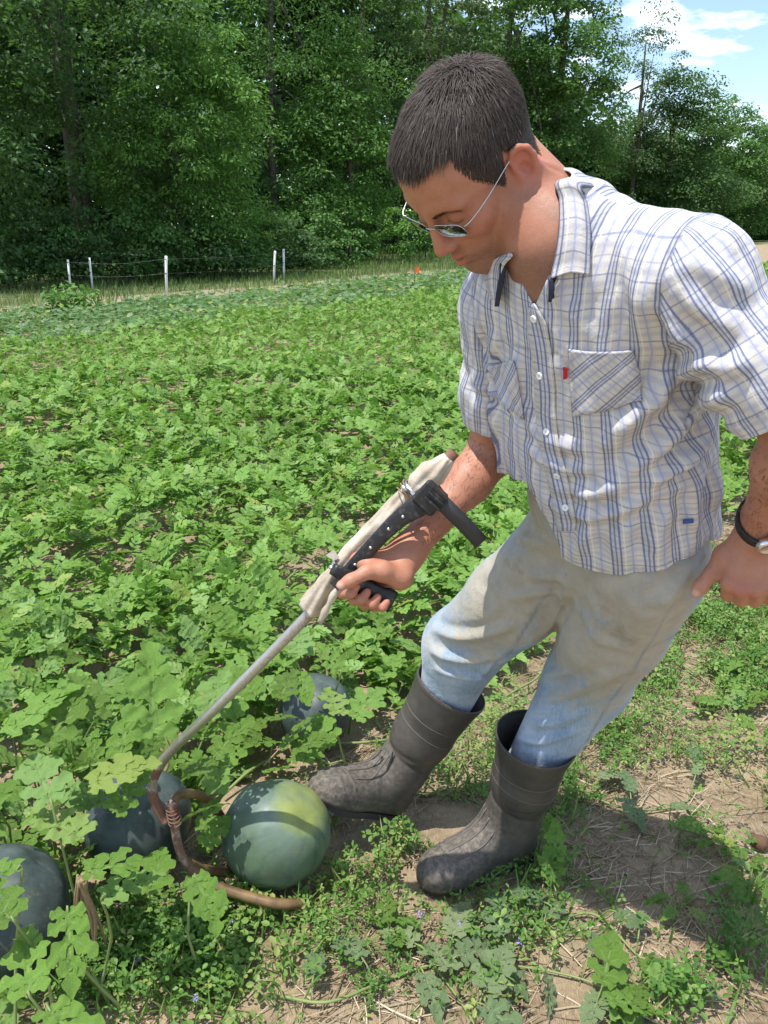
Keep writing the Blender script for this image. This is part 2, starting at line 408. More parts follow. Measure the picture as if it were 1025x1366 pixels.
# ================================================================== leaves: shapes and the scatter helper
def leaf_shape(nc, cols, seed, droop=.22, fold=.28, full=1.0):
    "one pinnately lobed leaf with rounded lobes: midrib along +x, unit length; nc cross rows per lobe; returns V, T, vein (1 on the ribs)"
    r_ = np.random.default_rng(seed); V, T, ve, o = [], [], [], 0
    L = [(.10, .25, 1.75, .085), (.20, .36, 1.25, .100), (.40, .40, .95, .105), (.60, .28, .78, .085)]; lob = [(t, l_, s_ * a_, w_) for t, l_, a_, w_ in L for s_ in (-1, 1)] + [(.66, .36, 0.0, .115)]
    if cols == 2: lob = [q_ for i, q_ in enumerate(lob) if i > (1 if nc > 2 else 3) or (nc == 2 and i in (2, 3) and False)]
    for t0, ln, an, wd in lob:
        ln *= r_.uniform(.85, 1.12); an += r_.normal(0, .09); wd *= r_.uniform(.9, 1.15) * full * (1.06 if cols > 2 else .92); s = np.linspace(0, 1, nc)
        w = wd * (np.sin(np.pi * np.clip(s * .90 + .10, 0, 1)) ** .55) * (.62 + .55 * s) * (1 + (.30 if nc > 8 else .14) * np.sin(s * 13 + r_.random() * 6)); w[0] = wd * .50; w[-1] = wd * .12
        ax = an * (1 - .18 * s); cx = t0 + np.cumsum(np.concatenate([[0], np.cos(ax[1:]) * ln / (nc - 1)])); cy = np.cumsum(np.concatenate([[0], np.sin(ax[1:]) * ln / (nc - 1)]))
        sg = np.linspace(-1, 1, cols) if cols > 2 else A([-1.0, 1.0])
        for k, g_ in enumerate(sg):
            x = cx - np.sin(ax) * g_ * w; y = cy + np.cos(ax) * g_ * w
            z = fold * np.abs(y) + (.010 * np.sin(x * 43 + y * 31) if nc > 8 else 0) - droop * np.clip(x, 0, 2) ** 2 - .55 * np.abs(y) ** 2 + .22 * w * abs(g_) + .012 * np.sin(x * 21 + y * 17 + seed) + .004 * (len(V) % 3)
            V.append(np.stack([x, y, z], -1)); ve.append(np.full(nc, 1.0 if g_ == 0 else 0.0) * (1 - .6 * s))
        for k in range(len(sg) - 1):
            a_ = o + k * nc + np.arange(nc - 1); b_ = a_ + nc; T.append(np.stack([a_, a_ + 1, b_ + 1], 1)); T.append(np.stack([a_, b_ + 1, b_], 1))
        o += nc * len(sg)
    xs = np.linspace(0, .72, 5 if cols > 2 else 2); w = .055 - .02 * xs; w[0] = .015                       # web along the midrib
    for g_ in (-1, 0, 1):
        V.append(np.stack([xs, g_ * w, fold * abs(g_) * w - droop * xs ** 2 + .003], -1)); ve.append(np.full(len(xs), 1.0 if g_ == 0 else .1))
    n_ = len(xs)
    if cols == 2: return np.concatenate(V[:-3]), np.vstack(T), np.concatenate(ve[:-3])
    for k in range(2): a_ = o + k * n_ + np.arange(n_ - 1); b_ = a_ + n_; T.append(np.stack([a_, a_ + 1, b_ + 1], 1)); T.append(np.stack([a_, b_ + 1, b_], 1))
    return np.concatenate(V), np.vstack(T), np.concatenate(ve)
def rots(yaw, pitch, roll):
    "rotation matrices (n,3,3): leaf axis x -> yaw about z, lifted by pitch, rolled about itself"
    cy, sy, cp, sp_, cr_, sr = np.cos(yaw), np.sin(yaw), np.cos(pitch), np.sin(pitch), np.cos(roll), np.sin(roll); z = np.zeros_like(yaw); o = np.ones_like(yaw)
    Rz = np.stack([np.stack([cy, -sy, z], -1), np.stack([sy, cy, z], -1), np.stack([z, z, o], -1)], 1)
    Ry = np.stack([np.stack([cp, z, -sp_], -1), np.stack([z, o, z], -1), np.stack([sp_, z, cp], -1)], 1)
    Rx = np.stack([np.stack([o, z, z], -1), np.stack([z, cr_, -sr], -1), np.stack([z, sr, cr_], -1)], 1)
    return Rz @ Ry @ Rx
def scatter(shapes, pos, R, size, tone, pick):
    "copies of leaf shapes baked into one vertex/triangle array with per-leaf tone"
    Vs_, Ts_, At, Ve, o = [], [], [], [], 0
    for k, (V, T, ve) in enumerate(shapes):
        m = np.where(pick == k)[0]
        if not len(m): continue
        W_ = np.einsum('nij,vj->nvi', R[m], V) * size[m][:, None, None] + pos[m][:, None, :]
        Vs_.append(W_.reshape(-1, 3)); Ts_.append((T[None] + (o + np.arange(len(m)) * len(V))[:, None, None]).reshape(-1, 3)); At.append(np.repeat(tone[m], len(V))); Ve.append(np.tile(ve, len(m))); o += len(m) * len(V)
    return np.vstack(Vs_), np.vstack(Ts_), np.concatenate(At), np.concatenate(Ve)
def leaf_mat(name, stops, obj_random=False, trans=.35, rough=.5, vein_c=(.34, .44, .22), spec=.35, bump=None):
    m = mat(name, stops[0][1], rough); nb = NB(m)
    tv_ = nb.n('ShaderNodeObjectInfo').outputs['Random'] if obj_random else nb.attr('tone').outputs['Fac']
    c = nb.ramp(tv_, stops)
    if vein_c: c = nb.mix(nb.math('MULTIPLY', nb.ramp(nb.attr('vein').outputs['Fac'], [(.55, 0), (.95, 1)]), .60), c, vein_c)
    if bump: co = nb.obj(); c = nb.mix(nb.ramp(nb.noise(bump * .6, 5, co, .65), [(.35, 0), (.7, .5)]), c, tuple(x * 1.5 for x in stops[-1][1])); nb.normal(nb.bump(nb.noise(bump * 1.6, 4, co), .6, .006))
    nb.base(c); nb.b.inputs['Specular IOR Level'].default_value = spec
    tr = nb.n('ShaderNodeBsdfTranslucent'); nb.set(tr.inputs[0], nb.mix(.5, c, (.20, .44, .04))); mx_ = nb.n('ShaderNodeMixShader'); mx_.inputs[0].default_value = trans
    nb.t.links.new(nb.b.outputs[0], mx_.inputs[1]); nb.t.links.new(tr.outputs[0], mx_.inputs[2]); nb.t.links.new(mx_.outputs[0], nb.out.inputs[0]); return m
MEL_STOPS = [(0, (.058, .150, .022)), (.35, (.100, .245, .034)), (.7, (.145, .325, .056)), (.9, (.20, .37, .125)), (1, (.29, .37, .08))]
M_MLEAF = leaf_mat('melon_leaf', MEL_STOPS, rough=.48, bump=90); M_MLEAFO = leaf_mat('melon_leaf_near', MEL_STOPS, True, rough=.48, bump=110)
M_SQ = leaf_mat('grey_green_leaf', [(0, (.070, .155, .040)), (.5, (.135, .255, .090)), (.85, (.25, .34, .22)), (1, (.32, .40, .09))], rough=.5)
M_VINE = mat('vine', (.16, .24, .07), .6); nb = NB(M_VINE); nb.base(nb.mix(nb.noise(12, 3, nb.obj()), (.12, .19, .05), (.26, .30, .11)))
LOD0 = [leaf_shape(11, 5, 10 + k, droop=.12 + .07 * (k % 4), full=1.0 + .08 * (k % 3)) for k in range(7)]
LOD1 = [leaf_shape(4, 2, 40 + k, full=1.1) for k in range(5)]
LOD1B = [leaf_shape(3, 2, 50 + k, full=1.3) for k in range(5)]
LOD2 = [leaf_shape(2, 2, 60 + k, full=2.0) for k in range(4)]

# ---- where the melon vines stand: left of this edge (photo pixels of ground points)
EDGE = A([G(*q)[:2] for q in ((-260, 1560), (20, 1420), (105, 1250), (190, 1205), (300, 1120), (455, 1035), (560, 975), (650, 925), (755, 868), (840, 800), (940, 715), (1100, 610), (1500, 480))])
EDGE = np.vstack([EDGE, EDGE[-1] + RD[:2] * 60])
def side_of(p):
    "signed distance to the edge line, > 0 on the vine side"
    best = np.full(len(p), 1e9); sg = np.ones(len(p))
    for a, b in zip(EDGE[:-1], EDGE[1:]):
        ab = b - a; t = np.clip(((p - a) @ ab) / (ab @ ab), 0, 1); d_ = p - a - t[:, None] * ab; d = np.hypot(d_[:, 0], d_[:, 1]); cr_ = ab[0] * (p[:, 1] - a[1]) - ab[1] * (p[:, 0] - a[0]); m = d < best - 1e-9; best[m] = d[m]; sg[m] = np.where(cr_[m] > 0, 1, -1)
    return best * sg
MELONS = [(A([-.243, 1.520]), .135), (A([-.565, 1.560]), .125), (G(2, 1335)[:2] + A([-.015, .085]), .13), (A([-.200, 2.02]), .115)]
def free_of(p, grow=0.0):
    ok = np.ones(len(p), bool)
    for c_, r_ in MELONS: ok &= np.hypot(*(p - c_).T) > r_ + grow
    for a, b, r_ in ((A([.30, 1.60]), A([.10, 1.50]), .085), (A([.03, 1.71]), A([-.12, 1.60]), .085), (A([.03, 1.71]), A([.18, 1.68]), .10)):
        ab = b - a; t = np.clip(((p - a) @ ab) / (ab @ ab), 0, 1); ok &= np.hypot(*(p - a - t[:, None] * ab).T) > r_ + grow * .5
    return ok
def in_view(p, m=60, top=-80, bot=1480):
    q, Z = pix(np.column_stack([p, np.full(len(p), .1)])); return (Z > .3) & (q[:, 0] > -m - 60) & (q[:, 0] < 1085 + m) & (q[:, 1] > top) & (q[:, 1] < bot)
def leaves_in(y0, y1, dens, hmin, hmax, smin, smax, seed):
    r_ = np.random.default_rng(seed); area = (y1 - y0) * (2 * .62 * y1 + 1.2); n = int(area * dens); p = np.column_stack([r_.uniform(-.62 * y1 - .6, .62 * y1 + .6, n), r_.uniform(y0, y1, n)])
    sd_ = side_of(p); nn_ = p @ RN[:2]; keep = (sd_ > -.02) & (nn_ < 12.2 + .3 * vnoise(p[:, 0], p[:, 1], .8, 9)) & in_view(p) & free_of(p)
    keep &= r_.random(n) < np.clip((sd_ + .05) / .22, .15, 1) * (.72 + .28 * (vnoise(p[:, 0], p[:, 1], 2.2, 5) > .25))
    p = p[keep]; sd_ = sd_[keep]; n = len(p); cl_ = vnoise(p[:, 0], p[:, 1], 2.8, 6) * .6 + vnoise(p[:, 0], p[:, 1], 7.5, 8) * .4
    h = (hmin + (hmax - hmin) * np.clip(cl_ * 1.5 - .25, 0, 1)) * np.clip((sd_ + .1) / .5, .35, 1) * r_.uniform(.35, 1.0, n) ** .6
    pos = np.column_stack([p, h]); yaw = r_.uniform(0, 6.283, n); pitch = r_.normal(.42, .42, n); roll = r_.normal(0, .42, n)
    size = r_.uniform(smin, smax, n); tone = np.clip(.42 + .29 * r_.normal(size=n) + .30 * (vnoise(p[:, 0], p[:, 1], .55, 11) - .5) + .25 * (h / hmax - .5), 0, 1)
    return pos, yaw, pitch, roll, size, tone, r_
# nearest vines: single leaves that can be told apart, as parts of their plants
pos, yaw, pit_, rol, siz, ton, r_ = leaves_in(.9, 2.75, 560, .05, .26, .070, .125, 21)
melon_h = np.zeros(len(pos))
HERO = [(112, 1120, 1.50, 2.6, .10, .150), (70, 1075, 1.52, 2.2, .35, .15), (258, 1168, 1.60, -.9, -.25, .115), (240, 1100, 1.66, .6, .4, .10), (205, 985, 1.62, 1.75, .85, .19), (30, 1160, 1.40, 3.4, .0, .15), (90, 1210, 1.35, -1.2, -.3, .13), (150, 1085, 1.56, 1.0, .5, .11), (60, 1000, 1.60, 1.2, .6, .15), (10, 985, 1.60, .9, .5, .16), (130, 960, 1.68, 2.2, .6, .14), (40, 1330, 1.26, 2.0, .1, .14), (20, 1230, 1.30, 2.6, .2, .14), (62, 1345, 1.25, -.6, .0, .12),
        (285, 1010, 1.72, .8, .5, .11), (320, 985, 1.78, 2.0, .6, .12), (275, 960, 1.74, 1.3, .7, .12), (245, 1035, 1.70, .3, .4, .09), (390, 1000, 1.90, .2, .3, .10), (345, 930, 1.9, 2.4, .4, .12), (470, 960, 2.0, .8, .5, .12), (455, 900, 2.02, 2.2, .4, .12), (520, 1000, 2.0, .4, .3, .10), (395, 875, 2.05, 1.5, .3, .13), (350, 965, 1.87, .5, .2, .08), (425, 985, 1.95, 1.2, .3, .08), (270, 1130, 1.75, .9, .4, .09), (160, 1010, 1.64, 1.6, .6, .13), (378, 1000, 1.90, .9, .5, .11), (440, 1000, 1.93, 2.0, .5, .11), (372, 935, 1.93, 1.2, .5, .10), (452, 955, 1.98, 1.9, .4, .11), (405, 1018, 1.90, 1.5, .3, .09), (398, 900, 2.0, -1.2, -.2, .10), (110, 1165, 1.45, .2, .2, .12), (135, 1200, 1.45, .6, .1, .11), (200, 1195, 1.55, 1.5, .5, .10), (118, 1050, 1.56, .3, .4, .13), (268, 1110, 1.72, 1.3, .6, .09), (290, 1060, 1.78, 1.6, .6, .10)]
hp_ = A([P(a, b, c) for a, b, c, *_ in HERO])
pos = np.vstack([hp_, pos]); yaw = np.concatenate([[h_[3] for h_ in HERO], yaw]); pit_ = np.concatenate([[h_[4] for h_ in HERO], pit_]); rol = np.concatenate([np.random.default_rng(2).normal(0, .3, len(HERO)), rol]); siz = np.concatenate([[h_[5] for h_ in HERO], siz]); ton = np.concatenate([np.random.default_rng(3).uniform(.4, .9, len(HERO)), ton])
q, Z = pix(pos); Rm = rots(yaw, pit_, rol); tipq, _ = pix(pos + Rm[:, :, 0] * siz[:, None])
# nothing may grow through the man, the tool or the melon fronts
def clear(qq, ZZ):
    ok = np.ones(len(qq), bool)
    for cx, cy, rx, ry, zf in ((375, 1112, 84, 92, 2.2), (478, 1062, 74, 44, 2.1), (640, 1140, 90, 70, 2.2), (165, 1095, 26, 26, 1.64), (418, 945, 24, 26, 2.05), (560, 990, 70, 80, 2.0), (690, 1040, 60, 80, 2.0)): ok &= ~((((qq[:, 0] - cx) / rx) ** 2 + ((qq[:, 1] - cy) / ry) ** 2 < 1) & (ZZ < zf))
    for a, b, w in (((408, 824), (238, 992), 20), ((238, 992), (203, 1048), 20), ((203, 1048), (240, 1140), 17), ((240, 1140), (402, 1205), 15)):
        a, b = A(a, float), A(b, float); ab = b - a; t = np.clip(((qq - a) @ ab) / (ab @ ab), 0, 1); ok &= ~((np.hypot(*(qq - a - t[:, None] * ab).T) < w) & (ZZ < 1.78))
    return ok
mid_q = (q + tipq) / 2; ok = clear(q, Z) & clear(tipq, Z) & clear(mid_q, Z); ok[:len(HERO)] = True
ok &= (q[:, 0] > -140) & (q[:, 0] < 1150) & (q[:, 1] < 1460)
pos, yaw, pit_, rol, siz, ton, Rm, Z, q = (a_[ok] for a_ in (pos, yaw, pit_, rol, siz, ton, Rm, Z, q)); nh = len(HERO)
for c_, r_m in MELONS:                                                       # lift blades that would cut a melon
    tipp = pos + Rm[:, :, 0] * siz[:, None] * .6; d = np.hypot(*(tipp[:, :2] - c_).T); m = (d < r_m * 1.02) & (pos[:, 2] < .26); m[:nh] = False; pos[m, 2] = .25 + .04 * np.random.default_rng(1).random(m.sum())
vis = (q[:, 0] > -30) & (q[:, 0] < 1055) & (q[:, 1] < 1395); big = siz / Z * vis; order = np.argsort(-big); order = np.concatenate([np.arange(nh), order[order >= nh]]); near = order[:290]; rest = order[290:]
PLANTS = [(A([-.72, 1.30]), 'watermelon plant with broad lobed leaves over the melon by the dried vine stub'), (A([-.62, 1.62]), 'watermelon plant arching over the dark melon behind the tool end'), (A([-.42, 1.78]), 'watermelon plant behind the bent steel pole, tallest pale leaf upright'), (A([-.15, 2.1]), 'watermelon plant surrounding the melon with the leaf shadow on it'), (A([-.9, 2.1]), 'watermelon plant filling the row beyond the dark melons'), (A([.12, 2.35]), 'watermelon plant behind the raised boot'), (A([-.35, 2.5]), 'watermelon plant further up the row under the tool grip'), (A([.62, 2.45]), 'watermelon plant showing between the two legs')]
pe = []
for c_, lb in PLANTS: e_ = empty('watermelon_plant', (c_[0], c_[1], 0)); tag(e_, lb, 'plant', 'watermelon plants along the row'); pe.append(e_)
lm = []
for k, (V, T, ve) in enumerate(LOD0):
    me = bpy.data.meshes.new('leaf'); me.from_pydata([tuple(v) for v in V], [], [tuple(int(i) for i in t) for t in T]); me.materials.append(M_MLEAFO); me.polygons.foreach_set('use_smooth', np.ones(len(T), bool))
    at = me.attributes.new('vein', 'FLOAT', 'POINT'); at.data.foreach_set('value', ve.astype(np.float32)); lm.append(me)
stemsV = [[] for _ in PLANTS]
def petiole(p, R, seed):
    r2 = np.random.default_rng(seed); base = A([p[0] + r2.normal(0, .05), p[1] + r2.normal(0, .05), .0]); m_ = (p + base) / 2 + A([r2.normal(0, .02), r2.normal(0, .02), .03]); return tube(cr(A([base, m_, p, p + R[:, 0] * .01]), 7), np.linspace(.0032, .0018, 7), 5, cap=False)
for n_, i in enumerate(near):
    k = int(np.argmin([np.hypot(*(pos[i, :2] - c_)) for c_, _ in PLANTS])); o = bpy.data.objects.new('leaf', lm[n_ % 7]); COL.objects.link(o); o.parent = pe[k]
    M4 = Matrix(Rm[i].tolist()).to_4x4() @ Matrix.Diagonal((siz[i], siz[i] * random.uniform(.85, 1.15), siz[i], 1)); M4.translation = Vector(pos[i]) - pe[k].location; o.matrix_basis = M4
    if pos[i, 2] > .03:
        pt = petiole(pos[i], Rm[i], n_); pq, pz = pix(pt[0])
        if clear(pq, pz).all() and not ((np.hypot(pq[:, 0] - 170, pq[:, 1] - 1108) < 85) & (pz < 1.75)).any() and free_of(pt[0][:, :2], -.01).all(): stemsV[k].append(pt)
for k, (c_, _) in enumerate(PLANTS):
    r2 = np.random.default_rng(80 + k)
    for v_n in range(3):                                                       # running vines
        a0 = r2.uniform(0, 6.28); pts = [A([c_[0], c_[1], .02])]
        for s_ in range(6): a0 += r2.normal(0, .4); pts.append(pts[-1] + A([math.cos(a0) * .09, math.sin(a0) * .09, 0])); pts[-1][2] = .02 + .03 * r2.random()
        if all(side_of(A(pts)[:, :2]) > -.1): stemsV[k].append(tube(cr(A(pts), 20), .0042, 6))
    if stemsV[k]: v_, q_ = join(stemsV[k]); mesh('vine_stems', v_, q_, M_VINE, pe[k])['kind'] = 'stuff'
# the rest of the vines: too many to pick apart
LOD0R = [leaf_shape(5, 3, 10 + k, droop=.12 + .07 * (k % 4)) for k in range(7)]
V0, T0, a0, e0 = scatter(LOD0R, pos[rest], Rm[rest], siz[rest], ton[rest], np.arange(len(rest)) % 7)
tag(mesh('vine_leaves', V0, T0, M_MLEAF, attrs={'tone': a0, 'vein': e0}), 'lobed watermelon leaves filling in between the near plants', kind='stuff')
def far_field(name, y0, y1, dens, hm, s0_, s1_, shp, seed, label):
    pos, yaw, pit_, rol, siz, ton, r_ = leaves_in(y0, y1, dens, .05, hm, s0_, s1_, seed); nd_ = pos[:, :2] @ RN[:2]; q, Z = pix(pos); ok = clear(q, Z)
    grey = (nd_ + .9 * (vnoise(pos[:, 0], pos[:, 1], .7, 31) - .5)) > 8.6
    for sel, m_, nm, lb in ((ok & ~grey, M_MLEAF, name, label), (ok & grey, M_SQ, 'squash_leaves', 'grey green squash leaves in the far rows')):
        if sel.sum() < 10: continue
        sz = siz[sel] * (1.05 if m_ is M_SQ else 1.0); V_, T_, a_, e_ = scatter(shp, pos[sel], rots(yaw[sel], pit_[sel] * (.6 if m_ is M_SQ else 1), rol[sel]), sz, ton[sel], np.arange(sel.sum()) % len(shp)); tag(mesh(nm, V_, T_, m_, attrs={'tone': a_, 'vein': e_}), lb, kind='stuff')
far_field('vine_leaves', 2.75, 4.6, 720, .30, .070, .128, LOD1, 22, 'watermelon leaves of the middle rows')
far_field('vine_leaves', 4.6, 7.5, 560, .30, .080, .135, LOD1B, 25, 'watermelon leaves beyond the middle rows')
far_field('vine_leaves', 7.5, 15.0, 400, .28, .10, .155, LOD2, 23, 'watermelon leaves of the far rows')
far_field('vine_leaves', 15.0, 30.0, 130, .20, .15, .24, LOD2, 24, 'watermelon leaves at the end of the field')
# ================================================================== the wood beyond the field
TREE_MATS = {}
def tree_mat(nm, stops, trans=.30): TREE_MATS[nm] = leaf_mat('foliage_' + nm, stops, rough=.55, vein_c=None, trans=trans, spec=.25)
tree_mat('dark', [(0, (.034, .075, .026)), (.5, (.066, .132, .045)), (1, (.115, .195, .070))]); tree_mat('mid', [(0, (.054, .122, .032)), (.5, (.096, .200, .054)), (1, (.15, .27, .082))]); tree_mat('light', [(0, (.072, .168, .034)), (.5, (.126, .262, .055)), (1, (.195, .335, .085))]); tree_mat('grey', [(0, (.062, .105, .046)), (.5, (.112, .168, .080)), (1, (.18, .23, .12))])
M_BARK = mat('bark', (.09, .075, .055), .9); nb = NB(M_BARK); co = nb.obj(); nb.base(nb.mix(nb.ramp(nb.noise(9, 6, nb.mapv(co, (1, 1, .25)), .7), [(.35, 0), (.7, 1)]), (.045, .037, .028), (.17, .145, .11))); nb.normal(nb.bump(nb.noise(14, 6, nb.mapv(co, (1, 1, .2)), .7), .8, .05))
def leaf_cloud(cent, rad, per, size, r_, flat=.42, droop=.35):
    "leaves in flattened drooping sprays round each centre -> pos, R, size, tone"
    n = len(cent); k = np.repeat(np.arange(n), per); d = r_.normal(size=(len(k), 3)); d /= np.linalg.norm(d, axis=1)[:, None]; rr = r_.random(len(k)) ** .45
    off = d * rr[:, None] * rad[k][:, None]; off[:, 2] *= flat; h2 = np.hypot(off[:, 0], off[:, 1]); off[:, 2] -= droop * h2 ** 2 / rad[k]
    pos = cent[k] + off; yaw = np.arctan2(off[:, 1], off[:, 0]) + r_.normal(0, .6, len(k)); pitch = -.35 + r_.normal(0, .38, len(k)); roll = r_.normal(0, .5, len(k))
    ct = r_.random(n); tone = np.clip(.42 + .50 * (ct[k] - .5) + .16 * r_.normal(size=len(k)), 0, 1); return pos, rots(yaw, pitch, roll), size * r_.uniform(.65, 1.35, len(k)), tone
LQ = (A([(0, 0, 0), (.45, -.36, .05), (1, 0, -.10), (.45, .36, .05)], float), A([[0, 1, 2], [0, 2, 3]]), np.zeros(4))
LT_ = (A([(0, 0, 0), (.5, -.22, .03), (1, 0, -.12), (.5, .22, .03)], float), A([[0, 1, 2], [0, 2, 3]]), np.zeros(4))
def tree(px, Y, H, crown, mk, label, seed, n_cl=170, per=95, size=.11, cr_=.62, trunk=.22, base_frac=.12, narrow=False, front=True, name='tree', cat='tree', group='trees of the wood edge', flat=.42, droop=.35, limbs=5):
    "crown: list of (dx, dy, z centre, rx, ry, rz) ellipsoids round the foot"
    r_ = np.random.default_rng(seed); Zc = Y * CT + CAMH * ST; X = (px - 512.5) / FPX * Zc; foot = A([X, Y, 0.0]); root = empty(name, (X, Y, 0)); tag(root, label, cat, group)
    C = []; vol = A([c[3] * c[5] for c in crown]); vol = vol / vol.sum()
    for c, w in zip(crown, vol):
        m = max(6, int(n_cl * w * (1.7 if front else 1))); d = r_.normal(size=(m, 3)); d /= np.linalg.norm(d, axis=1)[:, None]
        if front: tocam = nrm(-foot[:2]); keep = (d[:, :2] @ tocam > -.45) | (d[:, 2] > .55); d = d[keep]
        rr = r_.uniform(.55, 1.08, len(d)) ** .7; bump_ = 1 + .16 * np.sin(d[:, 0] * 5 + seed) * np.cos(d[:, 2] * 6 + seed * 2)
        C.append(foot + A(c[:3]) + d * (rr * bump_)[:, None] * A(c[3:6]))
    C = np.vstack(C); C = C[C[:, 2] > .25]; rad = cr_ * r_.uniform(.6, 1.35, len(C))
    pos, R, sz, tone = leaf_cloud(C, rad, per, size, r_, flat, droop); ok = pos[:, 2] > .03; pos, R, sz, tone = pos[ok], R[ok], sz[ok], tone[ok]
    q, _ = pix(pos); vis = (q[:, 1] > -70) & (q[:, 0] > -120) & (q[:, 0] < 1140); keep = vis | (r_.random(len(pos)) < .22); pos, R, sz, tone = pos[keep], R[keep], sz[keep] * np.where(vis[keep], 1, 2.0), tone[keep]
    V, T, a_, e_ = scatter([LT_ if narrow else LQ], pos, R, sz, tone, np.zeros(len(pos), int)); mesh('crown', V, T, TREE_MATS[mk], root, smooth=False, attrs={'tone': a_})
    if trunk:
        top = foot + A([r_.normal(0, .03) * H, r_.normal(0, .03) * H, H * .86]); pth = cr(A([foot - A([0, 0, .1]), foot + (top - foot) * .35 + A([r_.normal(0, .015) * H, 0, 0]), foot + (top - foot) * .7, top]), 18)
        v_, q_ = tube(pth, np.interp(np.linspace(0, 1, 18), [0, .08, .5, 1], [trunk * 1.35, trunk, trunk * .7, trunk * .2]), 9); mesh('trunk', v_, q_, M_BARK, root)
        for k in range(limbs):
            b_ = pth[5 + k * 2 if 5 + k * 2 < 16 else 15]; t_ = C[r_.integers(len(C))]; t_ = b_ + (t_ - b_) * .85; m_ = (b_ + t_) / 2 + A([0, 0, .25 * np.linalg.norm(t_ - b_)]) * .5; v_, q_ = tube(cr(A([b_, m_, t_]), 9), np.linspace(trunk * .42, trunk * .08, 9), 6); mesh('limb', v_, q_, M_BARK, root)
    return root
def rnd_crown(H, R, lo, n, seed, sq=1.0):
    r_ = np.random.default_rng(seed); out = []
    for k in range(n):
        f = (k + .5) / n; z = lo + (H - lo) * f; w = R * (1 - .55 * abs(2 * f - .75) ** 1.6) * sq; a = r_.uniform(0, 6.28); o = R * .28 * r_.random(); out.append((math.cos(a) * o, math.sin(a) * o, z, w * r_.uniform(.75, 1.05), w * r_.uniform(.75, 1.05), (H - lo) / n * r_.uniform(.75, 1.0)))
    return out
T_ = [  # px, Y, H, R, lo, lobes, material, leaf size, spray radius, clusters, trunk, label
    (-30, 20.5, 11, 3.0, .8, 5, 'dark', .12, .70, 190, .20, 'dark leafy tree over the fence post nearest the sandy track end'),
    (118, 24.0, 13, 3.6, 2.0, 5, 'dark', .12, .70, 190, .30, 'tall dark tree with a bare grey brown trunk and dead twigs'),
    (255, 24.5, 6.4, 2.7, 1.0, 4, 'light', .13, .55, 230, .14, 'bright drooping feathery tree standing in front of the dark wood'),
    (200, 33.0, 18, 4.8, .6, 7, 'dark', .19, .95, 250, .18, 'tall dark tree rising behind the drooping feathery tree'),
    (372, 34.0, 16, 4.2, .8, 7, 'mid', .16, .85, 220, .16, 'tall mid green tree with hanging sprays next to the dark conifer gap'),
    (468, 34.5, 7.6, 2.7, .9, 4, 'light', .14, .62, 170, .14, 'yellow green young tree beside the grassy opening'),
    (470, 47.0, 19, 4.8, .8, 8, 'dark', .21, 1.0, 220, .30, 'dark narrow tree with sky showing through its top'),
    (570, 52.0, 18, 5.4, .8, 7, 'grey', .20, 1.0, 190, .30, 'grey green tree above the mown grass'),
    (655, 56.0, 19, 5.6, .8, 7, 'mid', .21, 1.05, 190, .32, 'broad mid green tree behind the bowed head'),
    (728, 58.0, 20, 4.6, 1.5, 7, 'mid', .21, 1.0, 300, .34, 'tallest leafy tree beside the open sky'),
    (838, 68.0, 16.6, 3.4, 4.0, 5, 'grey', .21, .95, 70, .22, 'thin feathery tree with sky showing through'),
    (880, 70.0, 11.6, 6.0, 1.0, 5, 'dark', .22, 1.15, 290, .26, 'round dark tree at the foot of the feathery one'),
    (950, 80.0, 11.3, 6.2, 1.0, 5, 'mid', .24, 1.25, 260, .26, 'rounded tree stepping down towards the far corner of the wood'),
    (1000, 88.0, 9.0, 5.2, .8, 4, 'mid', .25, 1.25, 160, .22, 'lower rounded tree near the end of the wood'),
    (1060, 92.0, 6.8, 5.6, .5, 4, 'light', .26, 1.25, 150, .20, 'lowest bushy tree at the end of the wood'),
    (-120, 28.0, 16, 4.2, 1.5, 6, 'dark', .17, .95, 120, .30, 'dark tree at the outer end of the wood'),
    (40, 34.0, 18, 5.2, .6, 7, 'dark', .20, 1.0, 230, .30, 'dark tree behind the bare trunked one'),
]
for k, (px, Y, H, R_, lo, nl, mk, ls, sr, nc, tr_, lb) in enumerate(T_): tree(px, Y, H, rnd_crown(H, R_, lo, nl, 100 + k), mk, lb, 200 + k, n_cl=nc, per=80, size=ls * 1.02, cr_=sr, trunk=tr_, narrow=(k in (2, 4, 6, 10)), droop=.55 if k in (2, 4) else .30)
B_ = [(-20, 20.0, 2.3, 1.5, 'dark', 'dark bush under the outermost tree'), (45, 20.8, 2.0, 1.3, 'mid', 'leafy bush beside the short white post stub'), (110, 21.6, 1.9, 1.3, 'dark', 'dark bush at the foot of the bare trunk'), (175, 22.2, 2.0, 1.3, 'mid', 'round bush between the bare trunk and the drooping tree'), (235, 23.2, 1.9, 1.3, 'dark', 'dark bush right behind the tall white post'), (300, 24.6, 1.8, 1.3, 'mid', 'bush below the drooping feathery branches'), (360, 27.0, 2.0, 1.4, 'dark', 'dark bush behind the leaning pair of posts'), (415, 30.0, 2.2, 1.5, 'mid', 'bush at the corner of the grassy opening'), (452, 34.0, 1.9, 1.4, 'light', 'pale bush next to the dark stake'), (525, 42.0, 2.6, 1.8, 'light', 'pale sapling thicket beyond the dark stake'), (590, 46.0, 2.8, 2.2, 'light', 'bright thicket behind the face and glasses'), (650, 48.0, 2.8, 2.2, 'mid', 'thicket behind the neck and collar')]
for k, (px, Y, H, R_, mk, lb) in enumerate(B_): tree(px, Y, H, [(0, 0, H * .45, R_, R_ * .8, H * .5), (R_ * .5, .2, H * .35, R_ * .7, R_ * .6, H * .4)], mk, lb, 400 + k, n_cl=34, per=85, size=.10 + .0022 * (Y - 20), cr_=.40, trunk=0, name='bush', cat='bush', group='bushes along the wood edge')
